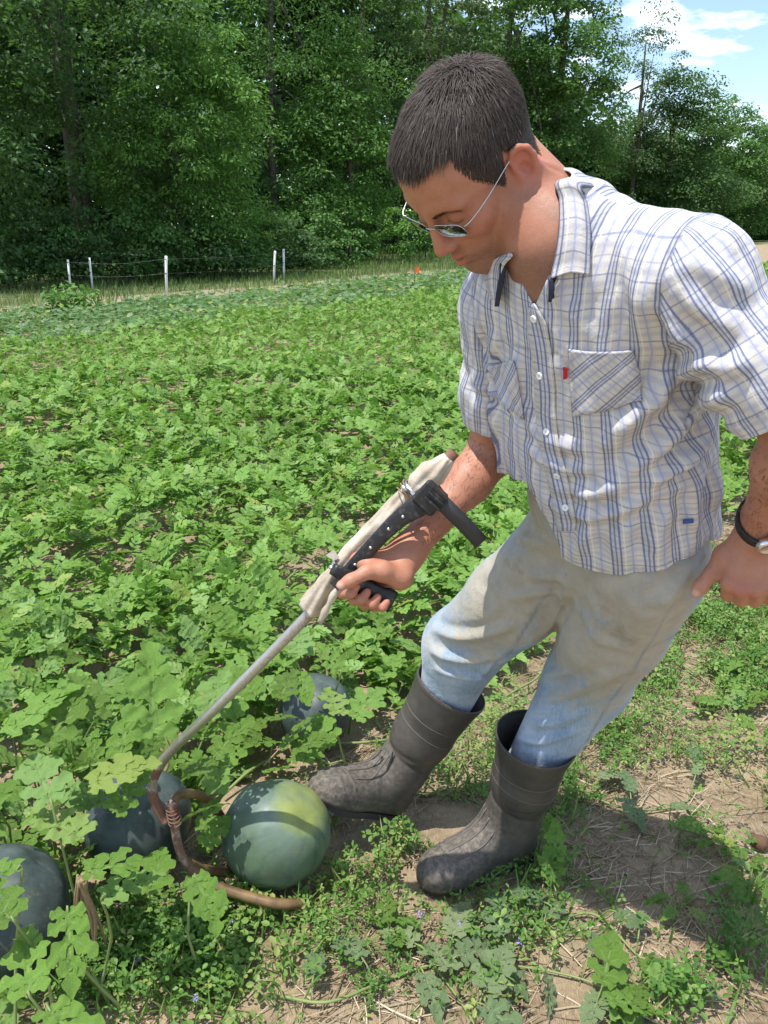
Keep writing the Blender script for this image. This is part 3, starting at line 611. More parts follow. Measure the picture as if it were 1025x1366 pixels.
# ---- deep shade of the wood behind the first trunks: more foliage, one mass
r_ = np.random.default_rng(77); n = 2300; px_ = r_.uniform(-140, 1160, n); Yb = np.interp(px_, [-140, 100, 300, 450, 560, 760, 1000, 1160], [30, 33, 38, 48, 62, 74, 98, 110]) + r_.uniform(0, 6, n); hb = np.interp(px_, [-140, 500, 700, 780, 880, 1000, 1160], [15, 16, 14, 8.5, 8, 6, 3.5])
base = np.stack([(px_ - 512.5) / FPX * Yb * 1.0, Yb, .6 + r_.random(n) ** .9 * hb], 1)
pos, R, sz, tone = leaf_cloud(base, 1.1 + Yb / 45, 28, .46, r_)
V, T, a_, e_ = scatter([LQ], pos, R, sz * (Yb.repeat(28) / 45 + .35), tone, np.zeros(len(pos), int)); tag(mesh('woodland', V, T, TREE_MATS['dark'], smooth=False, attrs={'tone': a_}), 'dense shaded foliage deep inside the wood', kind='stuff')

# ---- grass verge
M_VERGE = leaf_mat('verge_grass', [(0, (.06, .11, .025)), (.5, (.12, .19, .045)), (.8, (.20, .22, .075)), (1, (.32, .27, .14))], vein_c=None, trans=.25)
BL_ = (A([(0, -.035, 0), (0, .035, 0), (.10, .028, .55), (.30, 0, 1.0), (.10, -.028, .55)], float), A([[0, 1, 2], [0, 2, 4], [4, 2, 3]]), np.zeros(5))
r_ = np.random.default_rng(55); n = 60000; t = r_.uniform(-4, 62, n); w = 13.2 + 14 * r_.random(n) ** 1.3; p = RD[None, :2] * t[:, None] + RN[None, :2] * w[:, None]; ok = in_view(p, 30) & ~((w > 12.7) & (w < 14.1 + .3 * np.sin(t * .6)) & (r_.random(n) < .55)); p = p[ok]; n = len(p); d = np.linalg.norm(p, axis=1)
pos = np.column_stack([p, np.zeros(n)]); sz = r_.uniform(.06, .19, n) * (.7 + .8 * vnoise(p[:, 0], p[:, 1], .5, 3)) * (1 + d / 90); V, T, a_, e_ = scatter([BL_], pos, rots(r_.uniform(0, 6.28, n), r_.normal(0, .25, n), r_.normal(0, .2, n)), sz, np.clip(.36 + .8 * (vnoise(p[:, 0], p[:, 1], .45, 14) - .5) + .18 * r_.normal(size=n), 0, 1), np.zeros(n, int))
tag(mesh('grass', V, T, M_VERGE, smooth=False, attrs={'tone': a_}), 'rough green and straw coloured grass on the verge', kind='stuff')
# ---- electric fence: white posts, dark stakes, wires
M_POST = mat('white_post', (.72, .72, .70), .5); M_STAKE = mat('dark_stake', (.05, .045, .04), .8); M_FWIRE = mat('fence_wire', (.25, .25, .26), .4, Metallic=.8)
def post(px0, py0, px1, py1, r_, m_, label, tall, grp):
    b = G(px0, py0); Zc = pix(b)[1]; t = b + A([(px1 - px0) / FPX * Zc, 0, tall]); o_ = empty('fence_post', b); tag(o_, label, 'post', grp); v_, q_ = tube(A([b - A([0, 0, .15]), b + (t - b) * .5, t]), r_, 8); mesh('shaft', v_, q_, m_, o_)
    for h_ in (.55, .92): c_ = b + (t - b) * h_; v_, q_ = tube(A([c_ + A([.0, -r_ * 2.2, 0]), c_ + A([0, r_ * .5, 0])]), r_ * .45, 6); mesh('wire_clip', v_, q_, M_STAKE, o_)
    return t, b
tops = [post(222, 393, 226, 347, .030, M_POST, 'tall upright white fence post in front of the dark bushes', .80, 'white posts of the wire fence'), post(365, 378, 369, 338, .028, M_POST, 'white fence post leaning beside its twin', .80, 'white posts of the wire fence'), post(379, 372, 380, 336, .028, M_POST, 'white fence post standing upright just behind the leaning one', .80, 'white posts of the wire fence'),
        post(95, 392, 96, 352, .024, M_POST, 'short white post stub showing above the weeds', 0.72, 'white posts of the wire fence'), post(124, 387, 124, 347, .024, M_POST, 'short thin white post under the bare trunk', 0.72, 'white posts of the wire fence'),
        post(463, 357, 463, 325, .020, M_STAKE, 'dark wooden stake with a pale tip on the grass', 1.0, 'dark stakes on the grass'), post(468, 356, 469, 322, .020, M_STAKE, 'second dark stake touching the pale tipped one', 1.0, 'dark stakes on the grass'), post(559, 347, 560, 318, .022, M_STAKE, 'dark sapling stake near the nose tip', 1.3, 'dark stakes on the grass'), post(566, 349, 573, 318, .022, M_STAKE, 'leaning dark sapling stake near the glasses', 1.3, 'dark stakes on the grass')]
wires = [tube(cr(A([tops[i][1] + (tops[i][0] - tops[i][1]) * h_, (tops[i][1] + tops[j][1]) / 2 + (tops[i][0] - tops[i][1]) * h_ - A([0, 0, .03]), tops[j][1] + (tops[j][0] - tops[j][1]) * h_]), 12), .0014, 4, cap=False) for i, j in ((3, 0), (0, 1), (1, 5)) for h_ in (.55, .92)]
fw = empty('fence_wire', tops[0][1]); tag(fw, 'thin wires strung between the white posts', 'wire')
for v_, q_ in wires: mesh('strand', v_, q_, M_FWIRE, fw)
# ---- tall weed by the track and a small marker flag
def tall_weed(px, py, H, label, seed, mk='light', n=260):
    b = G(px, py); r_ = np.random.default_rng(seed); o_ = empty('tall_weed', b); tag(o_, label, 'weed'); k = 5; st_ = []; C = []
    for i in range(k):
        t = b + A([r_.normal(0, .22), r_.normal(0, .2), H * r_.uniform(.7, 1)]); st_.append(tube(cr(A([b, (b + t) / 2 + A([0, 0, .08]), t]), 7), np.linspace(.012, .004, 7), 5)); C += [b + (t - b) * f for f in np.linspace(.25, 1, 8)]
    v_, q_ = join(st_); mesh('stem', v_, q_, M_VINE, o_); pos, R, sz, tone = leaf_cloud(A(C), np.full(len(C), .17), n // len(C) + 4, .10, r_); V, T, a_, e_ = scatter([LQ], pos, R, sz, tone, np.zeros(len(pos), int)); mesh('foliage', V, T, TREE_MATS[mk], o_, smooth=False, attrs={'tone': a_})
tall_weed(95, 424, .55, 'tall pale green weed growing at the field edge by the sandy track', 5)
tall_weed(540, 352, 1.0, 'leafy sapling by the dark stakes', 6)
fb = G(553, 392); fl = empty('marker_flag', fb); tag(fl, 'small orange marker flag standing in the far crop rows', 'flag'); v_, q_ = tube(A([fb, fb + A([0, 0, .55])]), .006, 5); mesh('wire_stem', v_, q_, M_STAKE, fl); M_OR = mat('flag_orange', (.75, .13, .02), .6); c_ = fb + A([0, 0, .44]); solid(mesh('flag', A([c_, c_ + A([.10, 0, .01]), c_ + A([.10, .01, .13]), c_ + A([0, 0, .13])]), A([[0, 1, 2, 3]]), M_OR, fl, smooth=False), .003)
# ================================================================== the farmer
A = np.array
AL, KL, HL = A([.309, 1.586, .091]), P(785, 905, 1.76), P(865, 735, 1.424)
KR, HR = P(618, 862, 1.887), P(765, 715, 1.586)
SL, SR = P(932, 368, 1.045), P(668, 405, 1.342)
EL, WL = P(1072, 580, 1.06), P(1014, 704, 1.26)
ER, WR = P(655, 606, 1.515), P(546, 734, 1.425)
HC = A([.126, 1.260, 1.495])
_a, _b, _g = -2.594, .912, -.185
RH = A([[math.cos(_a), -math.sin(_a), 0], [math.sin(_a), math.cos(_a), 0], [0, 0, 1]]) @ A([[math.cos(_b), 0, math.sin(_b)], [0, 1, 0], [-math.sin(_b), 0, math.cos(_b)]]) @ A([[1, 0, 0], [0, math.cos(_g), -math.sin(_g)], [0, math.sin(_g), math.cos(_g)]])
H0, S0 = (HL + HR) / 2, (SL + SR) / 2
UP = nrm(S0 - H0); LT = SL - SR; LT = nrm(LT - UP * (LT @ UP)); FW = np.cross(LT, UP)      # torso frame: forward, left, up
TF = np.stack([FW, LT, UP])
def tl(V): return (V - H0) @ TF.T            # world -> torso frame
def tw(v): return A(v, float) @ TF + H0
def hw(v): return A(v, float) @ RH.T + HC    # head frame -> world
def hl(V): return (V - HC) @ RH

person = empty('person', (H0[0], H0[1], 0))
tag(person, 'man in plaid shirt, jeans and rubber boots bending over a melon', 'person')

# ---------------- skin material: colour zones come from a point attribute (x lips/red, y stubble, z pale)
M_SKIN = mat('skin', (.40, .19, .12), .48)
nb = NB(M_SKIN); zc = nb.n('ShaderNodeSeparateXYZ', {0: nb.attr('zone').outputs['Vector']})
co = nb.obj(); nn = nb.noise(24, 7, co, .7); n2 = nb.noise(420, 3, co)
c = nb.mix(nb.ramp(nn, [(.3, 0), (.7, 1)]), (.37, .155, .092), (.47, .225, .145))
c = nb.mix(zc.outputs[0], c, (.46, .13, .095))
st = nb.math('MULTIPLY', zc.outputs[1], nb.ramp(nb.noise(900, 2, co), [(.38, .35), (.6, 1)]))
c = nb.mix(nb.math('MULTIPLY', st, .75), c, (.10, .068, .052))
c = nb.mix(zc.outputs[2], c, (.62, .40, .32))
nb.base(c); nb.rough(nb.ramp(n2, [(.3, .42), (.7, .6)]))
nb.normal(nb.bump(nb.math('ADD', n2, nb.math('MULTIPLY', nb.noise(150, 3, co), 1.5)), .13, .002))
nb.b.inputs['Subsurface Weight'].default_value = .12; nb.b.inputs['Subsurface Radius'].default_value = (.012, .004, .002); nb.b.inputs['Subsurface Scale'].default_value = .6
nb.b.inputs['Specular IOR Level'].default_value = .4

# ---------------- head, neck and upper chest (head frame: x face forward, y left, z up, origin between the ears)
vh = Vol((-.27, -.20, -.34), (.16, .20, .17), .0024)
NBASE = hl(tw((.012, -.042, .575)))              # root of the neck, in the head frame
CHEST = hl(tw((-.012, -.005, .42)))
vh.ell((-.012, 0, .043), (.100, .0765, .085), k=.01)
vh.ell((.036, 0, .048), (.056, .060, .058), k=.03)
vh.ell((.040, 0, -.02), (.052, .060, .070), k=.03)
vh.ell((.066, 0, -.058), (.035, .034, .036), k=.025)
vh.ell((.035, 0, -.072), (.052, .048, .036), k=.025)
vh.ell((.079, 0, -.102), (.021, .024, .018), k=.018)
for s in (-1, 1):
    vh.ell((.062, s * .043, -.014), (.027, .021, .019), k=.022)
    vh.cone((.004, s * .047, -.012), (.012, s * .044, -.058), .017, .015, .022)
    vh.cone((.012, s * .044, -.060), (.074, s * .019, -.104), .015, .013, .020)
    vh.cone((.0885, s * .012, .029), (.077, s * .047, .031), .0095, .008, .016)
vh.cone((.0935, 0, .022), (.109, 0, -.016), .0075, .0095, .012)
vh.ell((.1125, 0, -.029), (.0135, .0115, .0105), k=.010)
for s in (-1, 1):
    vh.ell((.1015, s * .0125, -.033), (.0115, .0065, .0085), k=.006)
    vh.ell((.1005, s * .034, .011), (.017, .020, .0125), k=.014, mode='sub')
    vh.ell((.0795, s * .0325, .0105), (.0125, .0135, .0120), k=.004)            # lowered lid over the eyeball
    vh.cone((.0915, s * .018, .0035), (.0855, s * .045, .0040), .0014, .0012, .002, mode='sub')
    vh.ell((.1075, s * .0065, -.0410), (.0065, .0036, .0040), k=.002, mode='sub')
    vh.cone((.1035, s * .0175, -.041), (.094, s * .027, -.056), .0016, .001, .006, mode='sub')
for s in (-1, 1):
    vh.cone((.1035, 0, -.0575), (.0930, s * .0235, -.0590), .0060, .0032, .006)
    vh.cone((.1020, 0, -.0735), (.0915, s * .0215, -.0630), .0068, .0036, .006)
[vh.cone((.1050, 0, -.0655), (.0955, s * .0205, -.0605), .0030, .0012, .002, mode='sub') for s in (-1, 1)]
vh.ell((.1000, 0, -.0835), (.008, .018, .004), k=.006, mode='sub')
for s in (-1, 1):                                                              # ears
    e = nrm((-.80, s * .60, 0)); u = nrm((-.20, 0, .98)); u = nrm(u - e * (u @ e)); w = np.cross(e, u) * s
    ec = A((-.010, s * .0800, -.005)); q = lambda a, b, cc=0.0: ec + e * a + u * b + w * cc
    vh.ell(q(.008, .0), (.0180, .031, .0042), np.stack([e, u, w]), k=.004)
    rim = [q(-.006, .006), q(-.006, .020), q(.002, .030), q(.013, .031), q(.022, .023), q(.024, .010), q(.020, -.006), q(.014, -.018)]
    vh.chain([r_ + w * .0035 for r_ in rim], [.0036, .0042, .0046, .0048, .0048, .0046, .0042, .0034], k=.002)
    vh.ell(q(.003, -.028, .002), (.0105, .0115, .0055), np.stack([e, u, w]), k=.007)
    vh.ell(q(.006, -.003, .0065), (.0100, .0150, .0095), np.stack([e, u, w]), k=.003, mode='sub')
    vh.ell(q(.012, .017, .0060), (.0070, .0085, .0034), np.stack([e, u, w]), k=.004, mode='sub')
    vh.ell(q(-.004, -.004, .0045), (.004, .0065, .004), np.stack([e, u, w]), k=.004)
vh.cone((-.026, 0, -.025), NBASE, .052, .058, .012)
vh.cone((-.045, 0, -.01), NBASE + A((-.03, 0, 0)), .046, .054, .03)
for s in (-1, 1):
    vh.cone((-.016, s * .050, -.030), hl(tw((.052, s * .018 - .022, .525))), .012, .007, .018)
    vh.cone(NBASE, hl(tw((-.015, s * .11 - .02, .53 + s * .03))), .045, .040, .05)
vh.ell((.030, 0, -.118), (.014, .014, .016), k=.03)
vh.ell(CHEST, (.088, .15, .13), TF @ RH, k=.05); vh.ell(hl(tw((.002, -.018, .500))), (.064, .10, .065), TF @ RH, k=.05)
Vh, Qh = vh.nets(2)
Nh = vnormals(Vh, Qh); Qh = Qh[(tl(hw(Vh))[:, 2] > .40)[Qh].any(1)]
x, y, z = Vh.T; ay = np.abs(y)
g = lambda d, w_: np.exp(-(d / w_) ** 2)
def box_(v, a, b, s_): return 1 / (1 + np.exp(-(v - a) / s_)) * 1 / (1 + np.exp((v - b) / s_))
lips = (g(np.hypot((z + .0575) / .7, (ay - .006) / 2.6), .0055) + g(np.hypot((z + .0725) / .75, (ay - .004) / 2.4), .0065)) * (x > .088) * (ay < .025)
red = np.clip(lips * .9 + .60 * np.exp(-(np.linalg.norm(Vh - A((-.018, .084, .0)), axis=1) / .032) ** 4) + .40 * g(np.linalg.norm(Vh - A((.113, 0, -.03)), axis=1), .016) + .22 * g(np.hypot(x - .075, z + .012), .025), 0, 1)
stub = np.clip(box_(z, -.20, -.045, .006) * box_(x, .0, .2, .010) * (1 - np.clip(lips, 0, 1)) * 1.0 + box_(z, -.09, .0, .01) * box_(x, .005, .035, .006) * .55 * (ay > .04), 0, 1) * .92
stub *= 1 - .75 * box_(z, -.062, .1, .004) * box_(x, .03, .098, .006) * (ay > .020)
stub = np.where(z < -.125 - .15 * (x - .04), stub * .25, stub)
# eyebrows
for s in (-1, 1):
    yz = Vh * A([0, 1, 1.0]); bd, bt = polydist(yz, cr(A([(0, s * .013, .027), (0, s * .028, .034), (0, s * .048, .030)]), 6)); bd = np.where(x > .05, bd, 1)
    stub = np.maximum(stub, 0.0 * np.exp(-(bd / .0050) ** 2) * (1 - .4 * bt))
    ld, lt = polydist(yz, cr(A([(0, s * .019, .0035), (0, s * .032, .001), (0, s * .045, .004)]), 6)); ld = np.where(x > .05, ld, 1)
    stub = np.maximum(stub, 1.2 * np.exp(-(ld / .0022) ** 2))
mouth = np.exp(-(np.hypot((z + .0655 - .22 * ay) / .8, np.maximum(ay - .018, 0)) / .0028) ** 2) * (x > .088) * (x < .1015)
stub = np.maximum(stub, mouth * 1.3)
zoneh = np.stack([red, np.clip(stub, 0, 1.4), np.zeros_like(red)], 1)
BODY = [(hw(Vh), Qh, zoneh)]

# ---------------- arms and hands (world axes)
def arm(vol, S, E, Wp, rs=(.052, .046, .040, .041, .029)):
    m1 = S + (E - S) * .5; m2 = E + (Wp - E) * .28
    vol.cone(S, m1, rs[0], rs[1], .02); vol.cone(m1, E, rs[1], rs[2], .02)
    vol.cone(E, m2, rs[2], rs[3], .03); vol.cone(m2, Wp, rs[3], rs[4], .03)
# right hand closed round the pistol grip of the tool
GA, GB = P(458, 766, 1.372), P(524, 800, 1.395)         # grip axis: at the tool, free end
ga = nrm(GB - GA); toc = nrm(A([0, 0, CAMH]) - (GA + GB) / 2); gn = nrm(toc - ga * (toc @ ga)); gb = np.cross(gn, ga)
if gb[2] < 0: gb = -gb                                   # gb: up, across the grip in the picture
def gp(s, b, n): return GA + ga * s + gb * b + gn * n
lo = np.min([SR, ER, WR, GA, GB], 0) - .1; hi = np.max([SR, ER, WR, GA, GB], 0) + .1
vr = Vol(lo, hi, .0028)
arm(vr, SR, ER, WR, (.048, .042, .038, .038, .0265))
vr.cone(WR, WR + (WR - ER) * .10, .0275, .026, .02, flat=(gn, .95))
FT = []
for i, (s_, L) in enumerate(((.020, 1.0), (.041, 1.05), (.061, 1.0), (.079, .86))):
    mcp = gp(s_ + .006, .036, -.030); pip = gp(s_ - .002, .004 - .012 * L, -.040); dip = gp(s_, -.030 * L, -.016); tip = gp(s_ + .003, -.022 * L, .0165)
    tip2 = gp(s_ + .005, -.008, .0185)
    r_ = (.0098, .0094, .0088, .0085, .0072) if i < 3 else (.0086, .0082, .0078, .0076, .0064)
    vr.chain([mcp, pip, dip, tip, tip2], r_, k=.004)
    vr.cone(WR + (WR - ER) * .06, mcp, .021, .0125, .016); FT.append((tip2, nrm(gn), r_[4]))
vr.ell(gp(.055, .036, -.012), (.036, .022, .020), np.stack([ga, gb, gn]), k=.02)
th = [gp(.088, .040, .006), gp(.052, .034, .020), gp(.026, .020, .030), gp(.008, -.004, .033), gp(-.002, -.018, .030)]
vr.chain(th, (.0185, .0150, .0112, .0105, .0082), k=.008)
vr.cone(WR + (WR - ER) * .04, th[0], .022, .019, .02)
vr.cone(gp(.015, .030, -.022), th[1], .010, .011, .02)
Vr, Qr = vr.nets(2)
zr = np.zeros((len(Vr), 3)); tn = th[-1] + gn * .0075 + (th[-1] - th[-2]) * .15
zr[:, 2] = np.exp(-(np.linalg.norm(Vr - tn, axis=1) / .0068) ** 4) * .8
for t_, n_, r_ in FT: zr[:, 0] = np.maximum(zr[:, 0], .35 * np.exp(-(np.linalg.norm(Vr - t_, axis=1) / .012) ** 2))
BODY.append((Vr, Qr, zr))
# left arm hanging, loose fist, thumb forward
hd = nrm(P(996, 812, 1.27) - WL); tocl = nrm(A([0, 0, CAMH]) - WL); hn = nrm(tocl - hd * (tocl @ hd)); hs = np.cross(hd, hn)
if hs[0] > 0: hs = -hs                                   # towards the thumb: picture left
def lp(d, s_, n_): return WL + hd * d + hs * s_ + hn * n_
lo = np.min([SL, EL, WL], 0) - .1; hi = np.max([SL, EL, WL], 0) + .1; lo[2] -= .12; lo[0] -= .05
vl = Vol(lo, hi, .0032)
arm(vl, SL, EL, WL, (.055, .048, .042, .043, .029))
vl.cone(WL - hd * .02, WL + hd * .02, .0285, .028, .02)
for i, (s_, d_, r_) in enumerate(((.030, .093, .0115), (.010, .098, .0118), (-.011, .095, .0112), (-.030, .088, .0100))):
    mcp = lp(d_, s_, .004); pip = lp(d_ + .020, s_ * 1.0, -.030); dip = lp(d_ + .000, s_ * .92, -.046); tip = lp(d_ - .018, s_ * .9, -.034)
    vl.cone(lp(.004, s_ * .50, .0), mcp, .017, r_ * .95, .010); vl.ell(mcp + hn * .002, (r_ * 1.05,) * 3, k=.004)
    vl.chain([mcp, pip, dip, tip], (r_, r_ * .92, r_ * .86, r_ * .75), k=.005)
tl_ = [lp(.022, .022, -.008), lp(.052, .043, -.010), lp(.082, .057, -.008), lp(.106, .070, -.006), lp(.117, .0755, -.006)]
vl.chain(tl_, (.018, .0145, .0112, .0106, .0085), k=.010)
vl.cone(lp(.075, .028, -.004), tl_[1], .011, .012, .016)
Vl, Ql = vl.nets(2); zl = np.zeros((len(Vl), 3))
zl[:, 2] = np.exp(-(np.linalg.norm(Vl - (tl_[-1] + hn * .0078), axis=1) / .0075) ** 4) * .8
zl[:, 0] = .4 * np.exp(-(np.linalg.norm(Vl - lp(.10, .01, .012), axis=1) / .02) ** 2)
BODY.append((Vl, Ql, zl))
# trunk and legs inside the clothes
vb = Vol(A([-.05, .95, .05]), A([.75, 1.95, 1.5]), .010)
for zz, a_, b_ in ((0, .10, .15), (.15, .095, .14), (.28, .10, .15), (.40, .10, .155)): vb.ell(tw((-.01, 0, zz)), (a_, b_, .12), TF, k=.05)
AR = A([.040, 1.717, .118])
for h_, k_, a_ in ((HL, KL, AL), (HR, KR, AR)):
    vb.cone(h_, k_, .078, .050, .04); vb.cone(k_, k_ + (a_ - k_) * .45, .046, .034, .03)
for s_, e_ in ((SL, EL), (SR, ER)): vb.cone(s_, s_ + (e_ - s_) * .6, .05, .042, .04)
Vb, Qb = vb.nets(1); BODY.append((Vb, Qb, np.zeros((len(Vb), 3))))
BV, BQ = join([(v, q) for v, q, _ in BODY])
body = mesh('body', BV, BQ, M_SKIN, person, attrs={'zone': np.vstack([zz for _, _, zz in BODY])})
body['label'] = 'tanned skin of face, neck, forearms and hands'

# ---------------- fine dark hairs on the forearms
def arm_hair(V, Q, E, Wp, n, seed):
    r2 = np.random.default_rng(seed); Nn = vnormals(V, Q); ad = nrm(Wp - E); t_ = ((V - E) @ ad) / np.linalg.norm(Wp - E); ii = np.where((t_ > .02) & (t_ < .93) & (np.linalg.norm(V - E - (t_ * np.linalg.norm(Wp - E))[:, None] * ad, axis=1) < .06))[0]
    pk = r2.choice(ii, n); r0 = V[pk]; d = ad + r2.normal(0, .45, (n, 3)); d -= Nn[pk] * (d * Nn[pk]).sum(1)[:, None]; d /= np.linalg.norm(d, axis=1)[:, None]; L_ = r2.uniform(.006, .014, n)[:, None]; sv = np.cross(d, Nn[pk]) * .00016
    p1 = r0 + d * L_ * .5 + Nn[pk] * .0015; p2 = r0 + d * L_ + Nn[pk] * .0012; k_ = np.arange(n) * 5
    return np.stack([r0 - sv, r0 + sv, p1 + sv, p1 - sv, p2], 1).reshape(-1, 3), np.vstack([np.stack([k_, k_ + 1, k_ + 2], 1), np.stack([k_, k_ + 2, k_ + 3], 1), np.stack([k_ + 3, k_ + 2, k_ + 4], 1)])
M_AHAIR = mat('arm_hair', (.045, .028, .018), .6)
for V_, Q_, E_, W_, sd0 in ((Vr, Qr, ER, WR, 1), (Vl, Ql, EL, WL, 2)): v_, f_ = arm_hair(V_, Q_, E_, W_, 900, sd0); mesh('arm_hair', v_, f_, M_AHAIR, person)['kind'] = 'stuff'

# ---------------- hair: a cap over the scalp plus separate combed strands
M_HAIR = mat('hair', (.028, .021, .017), .62); nb = NB(M_HAIR)
av = nb.attr('tone').outputs['Fac']
nb.base(nb.ramp(av, [(0, (.028, .021, .017)), (.5, (.058, .043, .034)), (.8, (.098, .076, .062)), (1, (.22, .19, .17))])); nb.b.inputs['Specular IOR Level'].default_value = .28
nb.b.inputs['Anisotropic'].default_value = .5
def hairmask(x, y, z):
    ay = np.abs(y)
    xf = np.interp(z, [-.06, -.030, -.020, .0, .018, .046, .076, .090, .098, .115], [-.05, .002, .012, .022, .034, .050, .053, .047, .060, .2])     # side hairline
    xt = np.interp(z, [.07, .090, .098, .15], [-.2, .03, .2, .3])                                                                   # fringe line above the brow
    w = np.clip((ay * (1 + .25 * (y < 0)) - .022) / .020, 0, 1); lim = xt * (1 - w) + xf * w
    m = lim - x
    back = np.interp(x, [-.2, -.06, -.035, -.026, -.004, .006, .03], [-.012, -.016, -.026, -.002, .038, .004, -.022])                     # above the nape and round the ear
    m = np.minimum(m, (z - back) * 1.0)
    return m
hm = hairmask(x, y, z); 
capsel = hm > 0; capsel &= ~((ay > .079) & (x > -.045) & (x < .02) & (z < .042)) | (z > .043)
th_ = np.interp(z, [-.06, -.02, .03, .09, .13], [.003, .004, .005, .005, .005]) * np.clip(hm / .02, 0, 1) ** .6
Vcap = Vh + Nh * (th_ - .001)[:, None]
fsel = Qh[capsel[Qh].all(1)]; u_, inv_ = np.unique(fsel, return_inverse=True)
Vc, Qc = Vcap[u_], inv_.reshape(-1, 4); Vc = relax(Vc, Qc, 2)
hair = mesh('hair', hw(Vc), Qc, M_HAIR, person, attrs={'tone': rng.random(len(Vc)) * .35})
idx = np.where(capsel & (hm > .001))[0]
rs = rng.choice(idx, 16000, replace=True); root = Vh[rs] + Nh[rs] * (th_[rs] * .55)[:, None]; nrmr = Nh[rs]
whorl = A((-.070, .012, .125)); zz = root[:, 2]
flow = root - whorl; flow[:, 2] -= .03; flow[:, 0] += .35 * np.clip(zz - .05, 0, .1)
flow += rng.normal(0, .018, flow.shape); flow -= nrmr * (flow * nrmr).sum(1)[:, None]; flow /= np.linalg.norm(flow, axis=1)[:, None] + 1e-9
down = A((0, 0, -1.0)) + A((-.25, 0, 0)); side = np.clip((.07 - zz) / .05, 0, 1)[:, None]
fd = down - nrmr * (nrmr @ down)[:, None]; fd /= np.linalg.norm(fd, axis=1)[:, None] + 1e-9
flow = flow * (1 - side * .75) + fd * side * .75; flow /= np.linalg.norm(flow, axis=1)[:, None] + 1e-9
ln = np.interp(zz, [-.06, 0, .05, .10, .13], [.007, .011, .020, .036, .038]) * rng.uniform(.7, 1.15, len(rs))
fr = (root[:, 0] > .05) & (np.abs(root[:, 1]) < .055) & (zz > .06); ln[fr] *= .72
wr = np.linalg.norm(root - whorl, axis=1) < .035; ln *= np.clip(hm[rs] / .038, .28, 1); lift = np.where(wr, .50, .15) + rng.normal(0, .05, len(rs)); lift *= np.clip(hm[rs] / .015, .25, 1)
gh = A((0, 0, -1.0)) @ RH                                # gravity in the head frame
K = 4; pts = [root]; d0 = flow + nrmr * lift[:, None]; d0 /= np.linalg.norm(d0, axis=1)[:, None]
for i in range(1, K):
    d0 = d0 - nrmr * (.16 * i * lift)[:, None] + gh * .05; d0 /= np.linalg.norm(d0, axis=1)[:, None]; pts.append(pts[-1] + d0 * (ln / (K - 1))[:, None])
pts = np.stack(pts, 1)
sidev = np.cross(d0, nrmr); sidev /= np.linalg.norm(sidev, axis=1)[:, None] + 1e-9; nv = np.cross(sidev, d0)
wid = .00056 * np.array([1, 1, .75, .2])
VV = np.stack([pts + wid[None, :, None] * sidev[:, None, :], pts + (wid * .5)[None, :, None] * nv[:, None, :], pts - wid[None, :, None] * sidev[:, None, :]], 2)   # (n,K,3,3): a shallow ridged ribbon
nS = len(rs); VV = VV.reshape(-1, 3)
b0 = (np.arange(nS) * K * 3)[:, None, None]; ii = (np.arange(K - 1) * 3)[None, :, None]; jj = np.arange(2)[None, None, :]
QQ = np.stack([b0 + ii + jj, b0 + ii + jj + 1, b0 + ii + 3 + jj + 1, b0 + ii + 3 + jj], -1).reshape(-1, 4)
tone = rng.beta(2, 2.5, nS) * .85; tone[rng.random(nS) < .012] = 1.0; tone = np.repeat(tone, K * 3)
mesh('hair_strands', hw(VV), QQ, M_HAIR, hair, attrs={'tone': tone})['kind'] = 'stuff'

# eyebrows: short hairs lying outwards along the brow
bV, bF, bT = [], [], []
for s in (-1, 1):
    ln_ = cr(A([(0, s * .013, .0225), (0, s * .028, .0285), (0, s * .049, .0235)]), 9); bd, bt = polydist(Vh * A([0, 1, 1.0]), ln_); ii = np.where((x > .05) & (bd < .0032 - .0014 * bt) & (Nh[:, 0] > .1))[0]
    if not len(ii): continue
    pk = rng.choice(ii, 130); r0 = Vh[pk] + Nh[pk] * .0002; dr = A([-.35, s * 1.0, .25]) + rng.normal(0, .22, (len(pk), 3)); dr -= Nh[pk] * (dr * Nh[pk]).sum(1)[:, None] * .75; dr /= np.linalg.norm(dr, axis=1)[:, None]
    L_ = rng.uniform(.005, .010, len(pk))[:, None]; sv = np.cross(dr, Nh[pk]) * .00030; p1 = r0 + dr * L_ * .5 + Nh[pk] * .0010; p2 = r0 + dr * L_ + Nh[pk] * .0008
    o_ = sum(len(v) for v in bV); bV.append(np.stack([r0 - sv, r0 + sv, p1 + sv, p1 - sv, p2], 1).reshape(-1, 3)); k_ = o_ + np.arange(len(pk)) * 5
    bF.append(np.vstack([np.stack([k_, k_ + 1, k_ + 2], 1), np.stack([k_, k_ + 2, k_ + 3], 1), np.stack([k_ + 3, k_ + 2, k_ + 4], 1)])); bT.append(np.repeat(rng.random(len(pk)) * .8, 5))
if bV: mesh('eyebrows', hw(np.vstack(bV)), np.vstack(bF), M_HAIR, person, attrs={'tone': np.concatenate(bT)})['kind'] = 'stuff'

